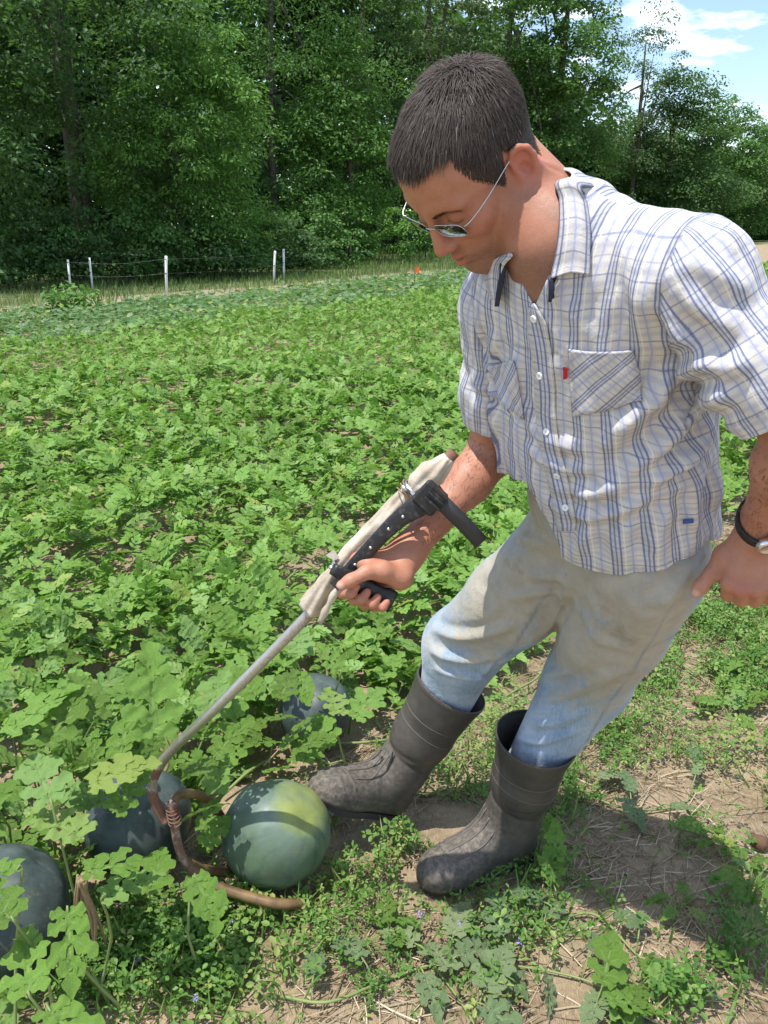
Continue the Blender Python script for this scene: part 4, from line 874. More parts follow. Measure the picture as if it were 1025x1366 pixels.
# ---------------- eyeglasses
M_WIRE = mat('glasses_wire', (.55, .55, .54), .25, Metallic=1.0)
M_LENS = bpy.data.materials.new('lens_glass'); M_LENS.use_nodes = True; t_ = M_LENS.node_tree; t_.nodes.clear()
o_ = t_.nodes.new('ShaderNodeOutputMaterial'); m_ = t_.nodes.new('ShaderNodeMixShader'); a_ = t_.nodes.new('ShaderNodeBsdfTransparent'); b_ = t_.nodes.new('ShaderNodeBsdfGlossy'); f_ = t_.nodes.new('ShaderNodeFresnel')
f_.inputs[0].default_value = 1.42; a_.inputs[0].default_value = (.90, .93, .88, 1); b_.inputs['Roughness'].default_value = .03
t_.links.new(f_.outputs[0], m_.inputs[0]); t_.links.new(a_.outputs[0], m_.inputs[1]); t_.links.new(b_.outputs[0], m_.inputs[2]); t_.links.new(m_.outputs[0], o_.inputs[0])
gl = empty('eyeglasses', hw((.10, 0, .01)), person); gl.location = A(gl.location) - A(person.location)
def gx(yv): return .1075 - 2.6 * yv * yv - .0015           # wrap of the front
for s in (-1, 1):
    L = []
    for a_ in np.linspace(0, 2 * np.pi, 29)[:-1]:
        cx, sx = math.cos(a_), math.sin(a_); yy = .0335 + .0245 * abs(cx) ** .55 * (1 if cx > 0 else -1); zz_ = .004 + .0145 * abs(sx) ** .6 * (1 if sx > 0 else -1)
        L.append((gx(yy) + .12 * (zz_ - .004), s * yy, zz_))
    L = A(L); v_, q_ = tube(np.vstack([L, L[:1]]), .0008, 6, cap=False); mesh('rim', hw(v_), q_, M_WIRE, gl)
    v_ = np.vstack([L, L.mean(0) + A((.0012, 0, 0))]); n_ = len(L)
    solid(mesh('lens', hw(v_), np.stack([np.arange(n_), (np.arange(n_) + 1) % n_, np.full(n_, n_)], 1), M_LENS, gl), .0012)
    pth = cr(A([(gx(.058) - .001, s * .058, .010), (gx(.066), s * .066, .0125), (.078, s * .0715, .0135), (.045, s * .0765, .016), (.005, s * .0785, .019), (-.012, s * .0780, .016), (-.026, s * .0760, -.004)]), 26)
    v_, q_ = tube(pth, .0010, 6); mesh('temple', hw(v_), q_, M_WIRE, gl)
v_, q_ = tube(cr(A([(gx(.010), -.010, .007), (.110, -.004, .0115), (.110, .004, .0115), (gx(.010), .010, .007)]), 8), .0009, 6); mesh('bridge', hw(v_), q_, M_WIRE, gl)
# ---------------- jeans
def leg_vol(v, h_, k_, b_, rr, kk=.05):
    v.cone(h_, h_ + (k_ - h_) * .5, rr[0], rr[1], kk); v.cone(h_ + (k_ - h_) * .5, k_, rr[1], rr[2], .03); v.cone(k_, b_, rr[2], rr[3], .03)
HEEL_L = G(706, 1137); TOE_L = G(584, 1178); dL = nrm(TOE_L - HEEL_L); ANK_L = HEEL_L + dL * .055 + A([0, 0, .105])
HEEL_R = A([.026, 1.712, .016]); dR = nrm(P(416, 1076, 1.91) - A([.024, 1.709, .0])); nR = nrm(A([0, 0, 1.0]) - dR * dR[2]); AR = HEEL_R + dR * .055 + nR * .10
AIM_L, AIM_R = P(716, 984, 1.80), P(603, 916, 1.95); BTOP = float(np.linalg.norm(AIM_L - ANK_L)); BTOPR = float(np.linalg.norm(AIM_R - AR))
def tuck(an, kn, d, tp_): ax = nrm(kn - an); bk = nrm(-d + ax * (d @ ax)); return an + ax * (tp_ - .07) + bk * .014
BL = tuck(ANK_L, AIM_L, dL, BTOP); BR = tuck(AR, AIM_R, dR, BTOPR)            # where the legs vanish into the boots
vj = Vol(A([.0, 1.1, .25]), A([.75, 1.95, 1.12]), .0056)
leg_vol(vj, HL + A([.0, .0, -.02]), KL, BL, (.108, .098, .088, .060), .012)
leg_vol(vj, HR + A([.0, .0, -.02]), KR, BR, (.102, .095, .089, .060), .012)
for zz_, a_, b_ in ((-.02, .120, .170), (.08, .115, .165), (.16, .11, .160)): vj.ell(tw((-.015, 0, zz_)), (a_, b_, .10), TF, k=.03)
Vj, Qj = vj.nets(3); Nj = vnormals(Vj, Qj); bj = bvh_of(Vj, Qj)
Vj = folds(Vj, Nj, bj, [(a_, b_ * 1.7, c_ * .9) for a_, b_, c_ in [
    ([(575, 838), (610, 850), (650, 846), (690, 830)], .007, .012), ([(572, 866), (600, 878), (640, 880), (668, 870)], .007, .011), ([(580, 893), (615, 902), (650, 905)], .006, .009),
    ([(700, 770), (735, 768), (762, 775)], .006, .014), ([(672, 800), (720, 790), (756, 790)], .005, .012), ([(640, 745), (665, 790), (660, 830)], .004, .014),
    ([(760, 775), (748, 810), (722, 850)], .006, .012), ([(700, 935), (745, 930), (800, 905), (835, 890)], .006, .014), ([(690, 962), (735, 965), (790, 945)], .006, .010),
    ([(688, 985), (725, 990), (770, 975)], .005, .008), ([(790, 790), (800, 830), (790, 870)], .005, .020), ([(900, 770), (880, 820), (850, 880)], .004, .018), ([(840, 790), (850, 830), (830, 870)], .004, .02),
    ([(680, 700), (705, 720), (745, 730)], .005, .014), ([(585, 820), (600, 790), (620, 765)], .004, .012), ([(690, 925), (715, 905), (760, 895)], .005, .010), ([(705, 950), (750, 948), (800, 925)], .005, .008), ([(640, 905), (655, 885), (680, 862)], .005, .009), ([(765, 800), (800, 850), (845, 870)], .004, .014), ([(930, 740), (900, 790), (860, 810)], .004, .014)]])
Vj = relax(Vj, Qj, 1)
M_JEAN = mat('denim', (.2, .3, .45), .85); nb = NB(M_JEAN); co = nb.obj(); at = nb.attr('jean').outputs['Vector']; sx = nb.n('ShaderNodeSeparateXYZ', {0: at})
weave = nb.n('ShaderNodeTexWave', {'Scale': 700.0, 'Distortion': 3.0, 'Detail': 2.0}, wave_type='BANDS', bands_direction='DIAGONAL'); nb.t.links.new(co, weave.inputs['Vector'])
fade = nb.ramp(nb.noise(9, 5, co, .6), [(.35, 0), (.65, 1)])
c = nb.mix(fade, (.19, .27, .36), (.42, .50, .57))
c = nb.mix(nb.math('MULTIPLY', nb.ramp(nb.noise(260, 3, nb.mapv(co, (1, 1, .12))), [(.35, 0), (.7, 1)]), .30), c, (.55, .63, .70))
c = nb.mix(nb.math('MULTIPLY', weave.outputs['Fac'], .12), c, (.08, .12, .2))
dn = nb.math('ADD', sx.outputs[0], nb.math('MULTIPLY', nb.math('SUBTRACT', nb.noise(9, 7, co, .7), .5), 1.7))
dirt = nb.ramp(dn, [(.30, 0), (.62, 1)])
c = nb.mix(nb.math('MULTIPLY', dirt, .86), c, nb.mix(nb.noise(30, 4, co), (.27, .23, .16), (.46, .41, .31)))
c = nb.mix(nb.ramp(nb.noise(16, 5, nb.mapv(co, loc=(3, 1, 2))), [(.60, 0), (.72, .45)]), c, (.16, .125, .085))
c = nb.mix(sx.outputs[1], c, (.09, .13, .19))
nb.base(c); nb.normal(nb.bump(nb.math('ADD', nb.math('MULTIPLY', nb.noise(900, 2, co), .5), nb.math('MULTIPLY', nb.noise(45, 4, co), 4.0)), .35, .0035)); nb.b.inputs['Sheen Weight'].default_value = .15
jx = pix(Vj)[0]
def blob(cx, cy, rx, ry): return np.exp(-(((jx[:, 0] - cx) / rx) ** 2 + ((jx[:, 1] - cy) / ry) ** 2))
AX = [(KR - HR) / np.linalg.norm(KR - HR), (KL - HL) / np.linalg.norm(KL - HL)]
dirtv = np.where((Vj - H0) @ UP > -.06, .50, 0.0)
for h_, k_, s_ in ((HL, KL, 1), (HR, KR, -1)):
    t_ = ((Vj - h_) @ (k_ - h_)) / ((k_ - h_) @ (k_ - h_)); near = np.linalg.norm(Vj - h_ - np.clip(t_, 0, 1.05)[:, None] * (k_ - h_), axis=1) < .14
    front = np.clip(((Nj @ FW) * .8 + (Nj @ LT) * s_ * .35 + .22) * 1.15, 0, 1)
    dv = front * np.interp(t_, [-.2, .1, .62, .98, 1.2], [.62, .72, .74, .40, .08]); dirtv = np.where(near, np.maximum(dirtv, dv), dirtv)
seam = np.zeros(len(Vj))
for ln_ in ([(757, 768), (728, 795), (700, 840), (660, 905), (648, 925)], [(962, 712), (905, 790), (860, 870), (800, 960), (775, 1005)]):
    pl = [cast(bj, *q)[0] for q in cr(A(ln_, float), 12)]; pl = [q for q in pl if q is not None]
    if len(pl) > 1: seam = np.maximum(seam, np.exp(-(polydist(Vj, A(pl))[0] / .0035) ** 2) * .55)
jeans = mesh('jeans', Vj, Qj, M_JEAN, person, attrs={'jean': np.stack([dirtv, seam, np.zeros(len(Vj))], 1)})
jeans['label'] = 'faded blue jeans with dusty brown thighs tucked into the boots'

# ---------------- rubber boots
M_BOOT = mat('boot_rubber', (.055, .047, .041), .5); nb = NB(M_BOOT); co = nb.obj(); da = nb.attr('dust').outputs['Fac']
c = nb.mix(nb.ramp(nb.noise(14, 5, co), [(.35, 0), (.7, 1)]), (.046, .040, .035), (.080, .070, .060))
du = nb.math('MULTIPLY', da, nb.ramp(nb.noise(85, 6, co, .7), [(.42, .10), (.66, 1)])); c = nb.mix(nb.math('MULTIPLY', du, .85), c, (.24, .20, .155)); nb.base(c)
nb.rough(nb.ramp(nb.math('ADD', nb.noise(60, 4, co), nb.math('MULTIPLY', da, .35)), [(.35, .40), (.8, .75)])); nb.normal(nb.bump(nb.noise(240, 4, co), .12, .002))
M_RIDGE = mat('boot_ridge', (.105, .092, .08), .55)
M_SOLE = mat('boot_sole', (.035, .032, .030), .8)
def relax_line(p, it=3):
    for _ in range(it): p = np.vstack([p[:1], .25 * p[:-2] + .5 * p[1:-1] + .25 * p[2:], p[-1:]])
    return p
def boot(heel, toe_d, ankle, knee, top, label, lift):
    "heel: ground point under the heel; toe_d: unit toe direction; the shaft runs from the ankle towards the knee up to 'top' along it"
    d = nrm(toe_d); upv = A((0, 0, 1.0)); n_ = nrm(upv - d * (upv @ d)); l_ = np.cross(n_, d)         # foot frame d (toe), l (left), n (up)
    f_ = lambda a, b, c_: heel + d * a + l_ * b + n_ * c_
    ax = nrm(knee - ankle); tp = ankle + ax * top
    allp = np.stack([f_(-.05, 0, 0), f_(.3, .07, .12), f_(.3, -.07, 0), tp + .09, tp - .09, heel + .06, heel - .06])
    v = Vol(allp.min(0) - .03, allp.max(0) + .03, .0040)
    v.cone(f_(.035, 0, .050), f_(.10, 0, .050), .046, .047, .03)
    v.ell(f_(.195, .004, .038), (.095, .052, .048), np.stack([d, l_, n_]), k=.03)
    v.ell(f_(.240, .004, .040), (.050, .047, .040), np.stack([d, l_, n_]), k=.03)
    v.cone(f_(.19, 0, .055), f_(.085, 0, .100), .034, .050, .04)
    v.cone(f_(.065, 0, .075), ankle + ax * .03, .052, .058, .035)
    a1 = ankle + ax * .03
    v.cone(a1, ankle + ax * .14, .059, .072, .03); v.cone(ankle + ax * .14, tp, .071, .087, .02); v.cone(tp, tp + ax * .06, .087, .090, .01)
    def under(X, Y, Z): return (X - heel[0]) * n_[0] + (Y - heel[1]) * n_[1] + (Z - heel[2]) * n_[2] - .004
    v._op(under, v.lo, v.lo + v.n * v.res, 0, 'sub')                                       # flat underside
    V, Q = v.nets(2); Nn = vnormals(V, Q)
    fl = np.stack([(V - heel) @ d, (V - heel) @ l_, (V - heel) @ n_], 1); sh = (V - ankle) @ ax; fr = nrm(d - ax * (d @ ax)); side = np.cross(ax, fr)
    rr = V - ankle - sh[:, None] * ax; ph = np.arctan2(rr @ side, rr @ fr)
    D = np.zeros(len(V))
    D += .0016 * np.exp(-((sh - (top - .006)) / .006) ** 2)
    D += .0030 * np.exp(-((fl[:, 2] - .022) / .007) ** 2) * (sh < .12)                         # welt
    crs = np.exp(-((sh - .075 - .010 * np.cos(ph)) / .006) ** 2) + np.exp(-((sh - .102 + .012 * np.cos(ph + .6)) / .007) ** 2)
    D -= .0022 * crs * np.clip(np.cos(ph) + .3, 0, 1)
    V = V + Nn * D[:, None]
    dust = np.clip(.85 * np.clip((.20 - sh) / .16, 0, 1) * np.clip(Nn[:, 2] * 1.2 + .25, 0, 1) + .30 * (fl[:, 2] < .05), 0, 1)
    Vt, Tt = clip(V, Q, top - sh)
    b = empty('boot', heel, None); b.parent = person; b.location = A(heel) - A(person.location); b['label'] = label
    # carry the dust value through the clip by nearest position
    sh2 = (Vt - ankle) @ ax; f2 = (Vt - heel) @ n_; N2 = vnormals(Vt, Tt)
    dust2 = np.clip(.85 * np.clip((.20 - sh2) / .16, 0, 1) * np.clip(N2[:, 2] * 1.2 + .25, 0, 1) + .30 * (f2 < .05), 0, 1)
    solid(mesh('boot_upper', Vt, Tt, M_BOOT, b, attrs={'dust': dust2}), .0032)
    bb_ = bvh_of(V, Q); M_ = M_BOOT
    def ray(o_, d_): h_ = bb_.ray_cast(Vector(o_), Vector(d_)); return None if h_[0] is None else A(h_[0]) + A(h_[1]) * .0002
    def ridge(pl, r_):
        pl = [p_ for p_ in pl if p_ is not None]
        if len(pl) > 3: v_, q_ = tube(relax_line(A(pl)), r_, 6); mesh('boot_ridge', v_, q_, M_RIDGE, b)
    for h_, am in ((top - .085, .004), (top - .125, .013)):
        ridge([ray(ankle + ax * (h_ + am * math.cos(a_)), fr * math.cos(a_) + side * math.sin(a_)) for a_ in np.linspace(-3.14, 3.14, 60)], .0012)
    for b_ in (-.036, -.014, .012, .036):
        ridge([ray(f_(t, b_ * np.interp(t, [.08, .15, .24], [.80, 1.0, .95]), .20), -n_) for t in np.linspace(.105 - abs(b_) * .4, .232 - abs(b_) * .5, 22)], .0022)
    ridge([ray(f_(.236 - 9 * t * t, t, .20), -n_) for t in np.linspace(-.046, .052, 24)], .0018)
    # cleated sole: an outline slab with a heel block
    t_ = np.linspace(0, 1, 25); xs = np.linspace(-.004, .288, 25)
    hwid = np.interp(xs, [-.004, .01, .05, .11, .19, .24, .275, .288], [.012, .032, .036, .035, .048, .045, .028, .010])
    ring = np.vstack([np.stack([xs, hwid + .004], 1), np.stack([xs[::-1], -hwid[::-1] + .004], 1)]); m_ = len(ring)
    V2 = np.vstack([[f_(a, bb, cc) for a, bb in ring] for cc in (-.004, .012)]) if lift else np.vstack([[f_(a, bb, cc) for a, bb in ring] for cc in (.001, .016)])
    i_ = np.arange(m_); j_ = (i_ + 1) % m_
    q1 = np.stack([i_, j_, m_ + j_, m_ + i_], 1); k_ = np.arange(24)
    q2 = np.stack([k_, k_ + 1, 2 * 25 - 2 - k_, 2 * 25 - 1 - k_], 1)
    fix_normals(mesh('boot_sole', V2, np.vstack([q1, q2, q2 + m_]), M_SOLE, b, smooth=False))
    return b
boot(HEEL_L, dL, ANK_L, AIM_L, BTOP, 'planted rubber boot flat on the ground, jeans bunched in its top', False)
boot(HEEL_R, dR, AR, AIM_R, BTOPR, 'raised rubber boot with its toe pressed on the watermelon', True)
# ---------------- shirt
vs = Vol(A([.02, .82, .62]), A([.85, 1.72, 1.56]), .0045)
SEC = A([  # z, centre x, half depth, half width, centre y
    (-.22, -.012, .140, .200, 0), (-.10, -.012, .142, .202, 0), (.02, -.010, .140, .196, 0), (.13, -.008, .134, .186, 0), (.24, -.012, .132, .182, 0), (.33, -.022, .130, .182, 0), (.42, -.028, .124, .178, 0), (.49, -.026, .112, .165, -.006), (.54, -.018, .098, .125, -.02), (.585, -.006, .078, .082, -.036), (.63, .008, .062, .060, -.052), (.70, .03, .05, .05, -.075)])
def torso_fn(X, Y, Z):
    x, y, z = X - H0[0], Y - H0[1], Z - H0[2]
    lx, ly, lz = x * FW[0] + y * FW[1] + z * FW[2], x * LT[0] + y * LT[1] + z * LT[2], x * UP[0] + y * UP[1] + z * UP[2]
    cx, a, b, cy = (np.interp(lz, SEC[:, 0], SEC[:, i]).astype(np.float32) for i in (1, 2, 3, 4))
    k0 = ((np.abs(lx - cx) / a) ** 2.3 + (np.abs(ly - cy) / b) ** 2.3) ** (1 / 2.3)
    return np.maximum((k0 - 1) * np.minimum(a, b) * .9, np.maximum(lz - .66, -.20 - lz))
vs._op(torso_fn, vs.lo, vs.lo + vs.n * vs.res, 0, 'add')
def sleeve(S, E, rr, ext):
    vs.cone(S - (S - S0) * .18, S, rr[0], rr[1], .05); vs.cone(S, S + (E - S) * .55, rr[1], rr[2], .045); vs.cone(S + (E - S) * .55, S + (E - S) * ext, rr[2], rr[3], .03)
sleeve(SL - UP * .012, EL, (.058, .060, .066, .071), 1.25); sleeve(SR, ER, (.056, .058, .057, .056), 1.0)
vs.cone(tw((-.03, .0, .585)), tw((-.012, .150, .555)), .046, .056, .06); vs.cone(tw((-.03, -.06, .575)), tw((-.012, -.150, .455)), .044, .044, .06)
Vs, Qs = vs.nets(4); Ns = vnormals(Vs, Qs); bs = bvh_of(Vs, Qs)
FOLDS = [
    ([(958, 480), (900, 505), (850, 560), (800, 600)], .010, .014), ([(975, 520), (925, 545), (870, 610), (790, 660)], .011, .015), ([(980, 560), (940, 590), (880, 640), (800, 690)], .009, .014),
    ([(730, 640), (790, 660), (860, 640), (940, 600)], .007, .013), ([(728, 668), (790, 688), (850, 672), (930, 640)], .007, .012), ([(890, 470), (880, 520), (890, 560)], .006, .012),
    ([(940, 620), (925, 670), (930, 725)], .008, .014), ([(965, 590), (955, 650), (965, 700)], .008, .014), ([(900, 660), (880, 710), (870, 755)], .006, .016), ([(850, 680), (830, 720), (825, 760)], .006, .016), ([(790, 690), (778, 720), (770, 748)], .005, .014),
    ([(880, 400), (905, 440), (960, 475)], .006, .013), ([(900, 380), (945, 420), (990, 440)], .006, .014), ([(930, 480), (965, 490), (1005, 480)], .006, .012), ([(905, 345), (960, 370), (1010, 400)], .005, .016), ([(890, 430), (925, 470), (950, 510)], .005, .011),
    ([(700, 560), (735, 590), (790, 600)], .006, .013), ([(705, 595), (740, 620), (800, 630)], .006, .012), ([(650, 480), (665, 520), (690, 555)], .007, .011), ([(690, 470), (690, 520), (705, 560)], .006, .012), ([(625, 430), (640, 480), (640, 530)], .005, .012), ([(660, 440), (655, 490), (668, 545)], .005, .010), ([(625, 500), (650, 520), (675, 520)], .005, .010),
    ([(800, 400), (810, 450), (800, 500)], .004, .020), ([(855, 370), (850, 430), (862, 490)], .005, .018), ([(760, 400), (765, 450), (752, 500)], .003, .016), ([(800, 570), (830, 560), (870, 530)], .005, .012), ([(748, 640), (752, 690), (760, 735)], .004, .010)]
Vs = folds(Vs, Ns, bs, [(a_, b_ * 1.45, c_) for a_, b_, c_ in FOLDS])
# small irregular creases
ph_ = rng.uniform(0, 6.28, (10, 3)); fr_ = rng.normal(0, 1, (10, 3)); D = np.zeros(len(Vs))
for i in range(10): D += np.sin(Vs @ (fr_[i] / np.linalg.norm(fr_[i]) * rng.uniform(60, 170)) + ph_[i, 0] + 1.5 * np.sin(Vs @ (fr_[(i + 3) % 10] * 22)))
Vs = Vs + Ns * (D * .00055)[:, None]; Vs = relax(Vs, Qs, 1)
bs = bvh_of(Vs, Qs)
# hem line: where it shows it is read off the picture, elsewhere it swings on evenly
hp = []
for q in ((701, 642), (722, 680), (743, 716), (748, 742), (775, 757), (815, 766), (860, 763), (905, 748), (945, 722), (980, 695)):
    c_, _ = cast(bs, *q)
    if c_ is not None: l_ = tl(c_); hp.append((math.atan2(l_[1], l_[0]), l_[2]))
hp = sorted(hp); 
if not hp: hp = [(-.5, -.02), (1.2, -.05)]
ha = A([-math.pi] + [h_[0] for h_ in hp] + [math.pi]); hz = A([-.10] + [h_[1] for h_ in hp] + [-.10])
if hp[0][0] > -1.2: ha = np.insert(ha, 1, [-2.2, -1.3]); hz = np.insert(hz, 1, [.02, .15])

l = tl(Vs); phi = np.arctan2(l[:, 1], l[:, 0])
def armline(V, S, E, s_):
    ad = nrm(E - S); t_ = (V - S) @ ad; dist = np.linalg.norm(V - S - np.clip(t_, -.06, 1)[:, None] * ad, axis=1)
    q = tl(V); plane = s_ * q[:, 1] - (.168 + .10 * np.clip(.48 - q[:, 2], 0, .2)) + .02 * np.clip(q[:, 0], -.1, .1)
    return np.minimum(plane, .128 - dist)
def cone_d(V, a, b, ra, rb): ab = b - a; t_ = np.clip(((V - a) @ ab) / (ab @ ab), 0, 1); return np.linalg.norm(V - a - t_[:, None] * ab, axis=1) - (ra + (rb - ra) * t_)
_arm0 = armline
def armline(V, S, E, s_):
    if s_ > 0: return _arm0(V, S, E, s_)
    td = torso_fn(V[:, 0], V[:, 1], V[:, 2]); sd_ = np.minimum(cone_d(V, S, S + (E - S) * .55, .058, .057), cone_d(V, S + (E - S) * .55, E, .057, .056)); return np.minimum(td - sd_ - .004, .10 - np.abs(sd_))
hemval = l[:, 2] - np.interp(phi, ha, hz)
sl_v, sr_v = armline(Vs, SL, EL, 1), armline(Vs, SR, ER, -1)
nl = l - A([.012, -.046, .60]); necky = (np.sqrt((nl[:, 0] / .074) ** 2 + (nl[:, 1] / .068) ** 2 + (nl[:, 2] / .075) ** 2) - 1) * .07
# open V under the chin, down to the top button
sp = pix(Vs)[0]
def halfplane(p, a, b): a, b = A(a, float), A(b, float); t_ = (b - a) / np.linalg.norm(b - a); return (p[:, 0] - a[0]) * t_[1] - (p[:, 1] - a[1]) * t_[0]
vtri = np.maximum(halfplane(sp, (740, 350), (713, 410)), halfplane(sp, (713, 410), (682, 350))) / 900.0
vneck = np.where((l[:, 0] > .0) & (l[:, 2] > .40), vtri, .05)
# sleeve hems
def hemplane(V, S, E, t0, tilt): ad = nrm(E - S); return t0 - ((V - S) @ ad)
M_SHIRT = mat('plaid_cotton', (.8, .8, .76), .85)
def plaid(m, wob=1.0):
    nb = NB(m); at = nb.attr('fab').outputs['Vector']; s = nb.n('ShaderNodeSeparateXYZ', {0: at}); co = nb.obj()
    wn = nb.math('MULTIPLY', nb.math('SUBTRACT', nb.noise(7, 3, co), .5), .006 * wob)
    u = nb.math('ADD', s.outputs[0], wn); v = nb.math('ADD', s.outputs[1], wn)
    def band(x, per, c0, w, soft=.25):
        f = nb.math('FRACT', nb.math('ADD', nb.math('DIVIDE', x, per), 1000.5 - c0 / per)); d = nb.math('ABSOLUTE', nb.math('SUBTRACT', f, .5))
        h = .5 * w / per; mr = nb.n('ShaderNodeMapRange', {'Value': d, 'From Min': h * (1 + soft), 'From Max': h * (1 - soft), 'To Min': 0.0, 'To Max': 1.0}); return mr.outputs[0]
    c = (.67, .64, .585)
    c = nb.mix(nb.math('MULTIPLY', band(u, .044, .022, .010, .3), .32), c, (.42, .47, .66))
    c = nb.mix(nb.math('MULTIPLY', band(u, .044, .022, .0028), .60), c, (.26, .33, .58))
    c = nb.mix(nb.math('MULTIPLY', band(v, .021, .0, .0062, .4), .46), c, (.40, .41, .53))
    c = nb.mix(nb.math('MULTIPLY', band(v, .042, .0105, .0022), .80), c, (.22, .25, .42))
    c = nb.mix(nb.math('MULTIPLY', band(v, .042, .031, .0018), .60), c, (.36, .33, .40))
    c = nb.mix(nb.math('MULTIPLY', band(u, .044, 0, .015, .2), .28), c, (.34, .42, .66))
    for off in (-.0058, .0058): c = nb.mix(nb.math('MULTIPLY', band(u, .044, off, .0026), .78), c, (.045, .082, .25))
    c = nb.mix(nb.math('MULTIPLY', band(u, .044, 0, .0022), .72), c, (.055, .09, .24))
    c = nb.mix(nb.math('MULTIPLY', band(u, .044, .0115, .0022), .5), c, (.88, .88, .86))
    th = nb.n('ShaderNodeTexNoise'); th.inputs['Scale'].default_value = 1.0; th.inputs['Detail'].default_value = 2; nb.t.links.new(nb.mapv(at, (900, 260, 1)), th.inputs['Vector'])
    c = nb.mix(nb.math('MULTIPLY', nb.ramp(th.outputs[0], [(.35, 0), (.7, 1)]), .13), c, (.95, .95, .93))
    c = nb.mix(nb.math('MULTIPLY', nb.ramp(nb.noise(5, 5, nb.mapv(co, loc=(1, 2, 0))), [(.5, 0), (.8, 1)]), .16), c, (.45, .38, .28))
    sm = nb.attr('seam').outputs['Fac']
    c = nb.mix(nb.math('MULTIPLY', sm, .40), c, (.12, .12, .14))
    nb.base(c); b1 = nb.bump(nb.noise(34, 5, co, .6, .8), .42, .006); nb.normal(nb.bump(th.outputs[0], .12, .001, b1))
    nb.b.inputs['Specular IOR Level'].default_value = .25
    # thin cotton lets some light through
    tr = nb.n('ShaderNodeBsdfTranslucent'); nb.set(tr.inputs[0], c); mx_ = nb.n('ShaderNodeMixShader'); mx_.inputs[0].default_value = .14
    nb.t.links.new(nb.b.outputs[0], mx_.inputs[1]); nb.t.links.new(tr.outputs[0], mx_.inputs[2]); nb.t.links.new(mx_.outputs[0], nb.out.inputs[0])
plaid(M_SHIRT)
def fab_torso(V):
    q = tl(V); a, b = .132, .186; ang = np.arctan2(q[:, 1] / b, (q[:, 0] + .012) / a); rr = .5 * (a + b)
    ua = ang * rr; ul = q[:, 1] * 1.04; back = q[:, 0] < -.012
    w = np.clip((q[:, 2] - .40) / .10, 0, 1); ul = np.where(back & (np.abs(ang) > 1.9), np.sign(q[:, 1]) * (.50 - np.abs(q[:, 1])), ul)
    return np.stack([ua * (1 - w) + ul * w + .004, q[:, 2] - .12 * np.abs(q[:, 1]) * w, np.zeros(len(V))], 1)
def fab_sleeve(V, S, E, s_):
    ad = nrm(E - S); e1 = nrm(UP - ad * (UP @ ad)); e2 = np.cross(ad, e1); r_ = V - S; t_ = r_ @ ad; an = np.arctan2(r_ @ e2, r_ @ e1)
    return np.stack([an * .074 + .013, t_, np.zeros(len(V))], 1)
shirt = empty('shirt', tw((0, 0, .25)), person); shirt.location = A(shirt.location) - A(person.location); shirt['label'] = 'short sleeved white and blue plaid button shirt'
tv = np.minimum.reduce([hemval, -np.where(sl_v > -9, sl_v, sl_v), -sr_v, necky, vneck])
Vt, Tt = clip(Vs, Qs, tv)
def seam_attr(V, fields, w=.0022):
    out = np.zeros(len(V))
    for f_ in fields: out = np.maximum(out, np.exp(-(f_ / w) ** 2))
    return out
lt = tl(Vt); pt = np.arctan2(lt[:, 1], lt[:, 0])
yoke = lt[:, 2] + .30 * lt[:, 0] - (.482 - .20 * np.abs(lt[:, 1]))
s1 = seam_attr(Vt, [lt[:, 2] - np.interp(pt, ha, hz) - .008, np.where(lt[:, 0] > -.03, yoke, 1), armline(Vt, SL, EL, 1) + .006, armline(Vt, SR, ER, -1) + .006, armline(Vt, SL, EL, 1) + .0005], .0016)
front = mesh('shirt_body', Vt, Tt, M_SHIRT, shirt, attrs={'fab': fab_torso(Vt), 'seam': s1}); solid(front, .0016)
btor = bvh_of(Vt, Tt)
for S, E, s_, cut, val in ((SL, EL, 1, .205, sl_v), (SR, ER, -1, .215, sr_v)):
    Va, Ta = clip(Vs, Qs, np.minimum(val, hemplane(Vs, S, E, cut, 0)))
    ta = (Va - S) @ nrm(E - S)
    sl = mesh('sleeve', Va, Ta, M_SHIRT, shirt, attrs={'fab': fab_sleeve(Va, S, E, s_), 'seam': seam_attr(Va, [ta - cut + .024, armline(Va, S, E, s_) - .001], .0014)}); solid(sl, .0018)
bsh = bvh_of(Vs, Qs)
# ---- patches laid on the cloth: pockets, placket, tab
def patch(name, quad, nu, nv, off, m_, thick, fabf=None, bow=0.0):
    "quad: 4 photo pixels (tl, tr, br, bl) laid onto the shirt"
    q = A(quad, float); V = []; U = []
    for j in range(nv + 1):
        for i in range(nu + 1):
            a, b = i / nu, j / nv; p_ = (q[0] * (1 - a) + q[1] * a) * (1 - b) + (q[3] * (1 - a) + q[2] * a) * b
            p_[1] += bow * 4 * a * (1 - a) * (1 - b)
            c_, n_ = cast(bsh, *p_)
            if c_ is None: c_, n_ = V[-1] if V else (tw((.1, 0, .3))), FW
            V.append(c_ + n_ * off); U.append((a, b))
    V = A(V); i_ = np.arange(nu)[None, :]; j_ = np.arange(nv)[:, None] * (nu + 1)
    Q = np.stack([j_ + i_, j_ + i_ + nu + 1, j_ + i_ + nu + 2, j_ + i_ + 1], -1).reshape(-1, 4); V = relax(V, Q, 2, .3)
    U = A(U); ed = np.minimum.reduce([np.minimum(U[:, 0], 1 - U[:, 0]) * nu, np.minimum(U[:, 1], 1 - U[:, 1]) * nv])
    at = {'seam': np.where((ed > .6) & (ed < 1.6), .5, 0)}
    if fabf is not None: at['fab'] = fabf(V, U)
    o = mesh(name, V, Q, m_, shirt, attrs=at); solid(o, thick, 0); return o
def pocket_fab(V, U):
    a = (U[:, 0] - .5) * .125; b = (U[:, 1] - .5) * .13; return np.stack([a * .62 + b * .78 + .003, a * .78 - b * .62, 0 * a], 1)
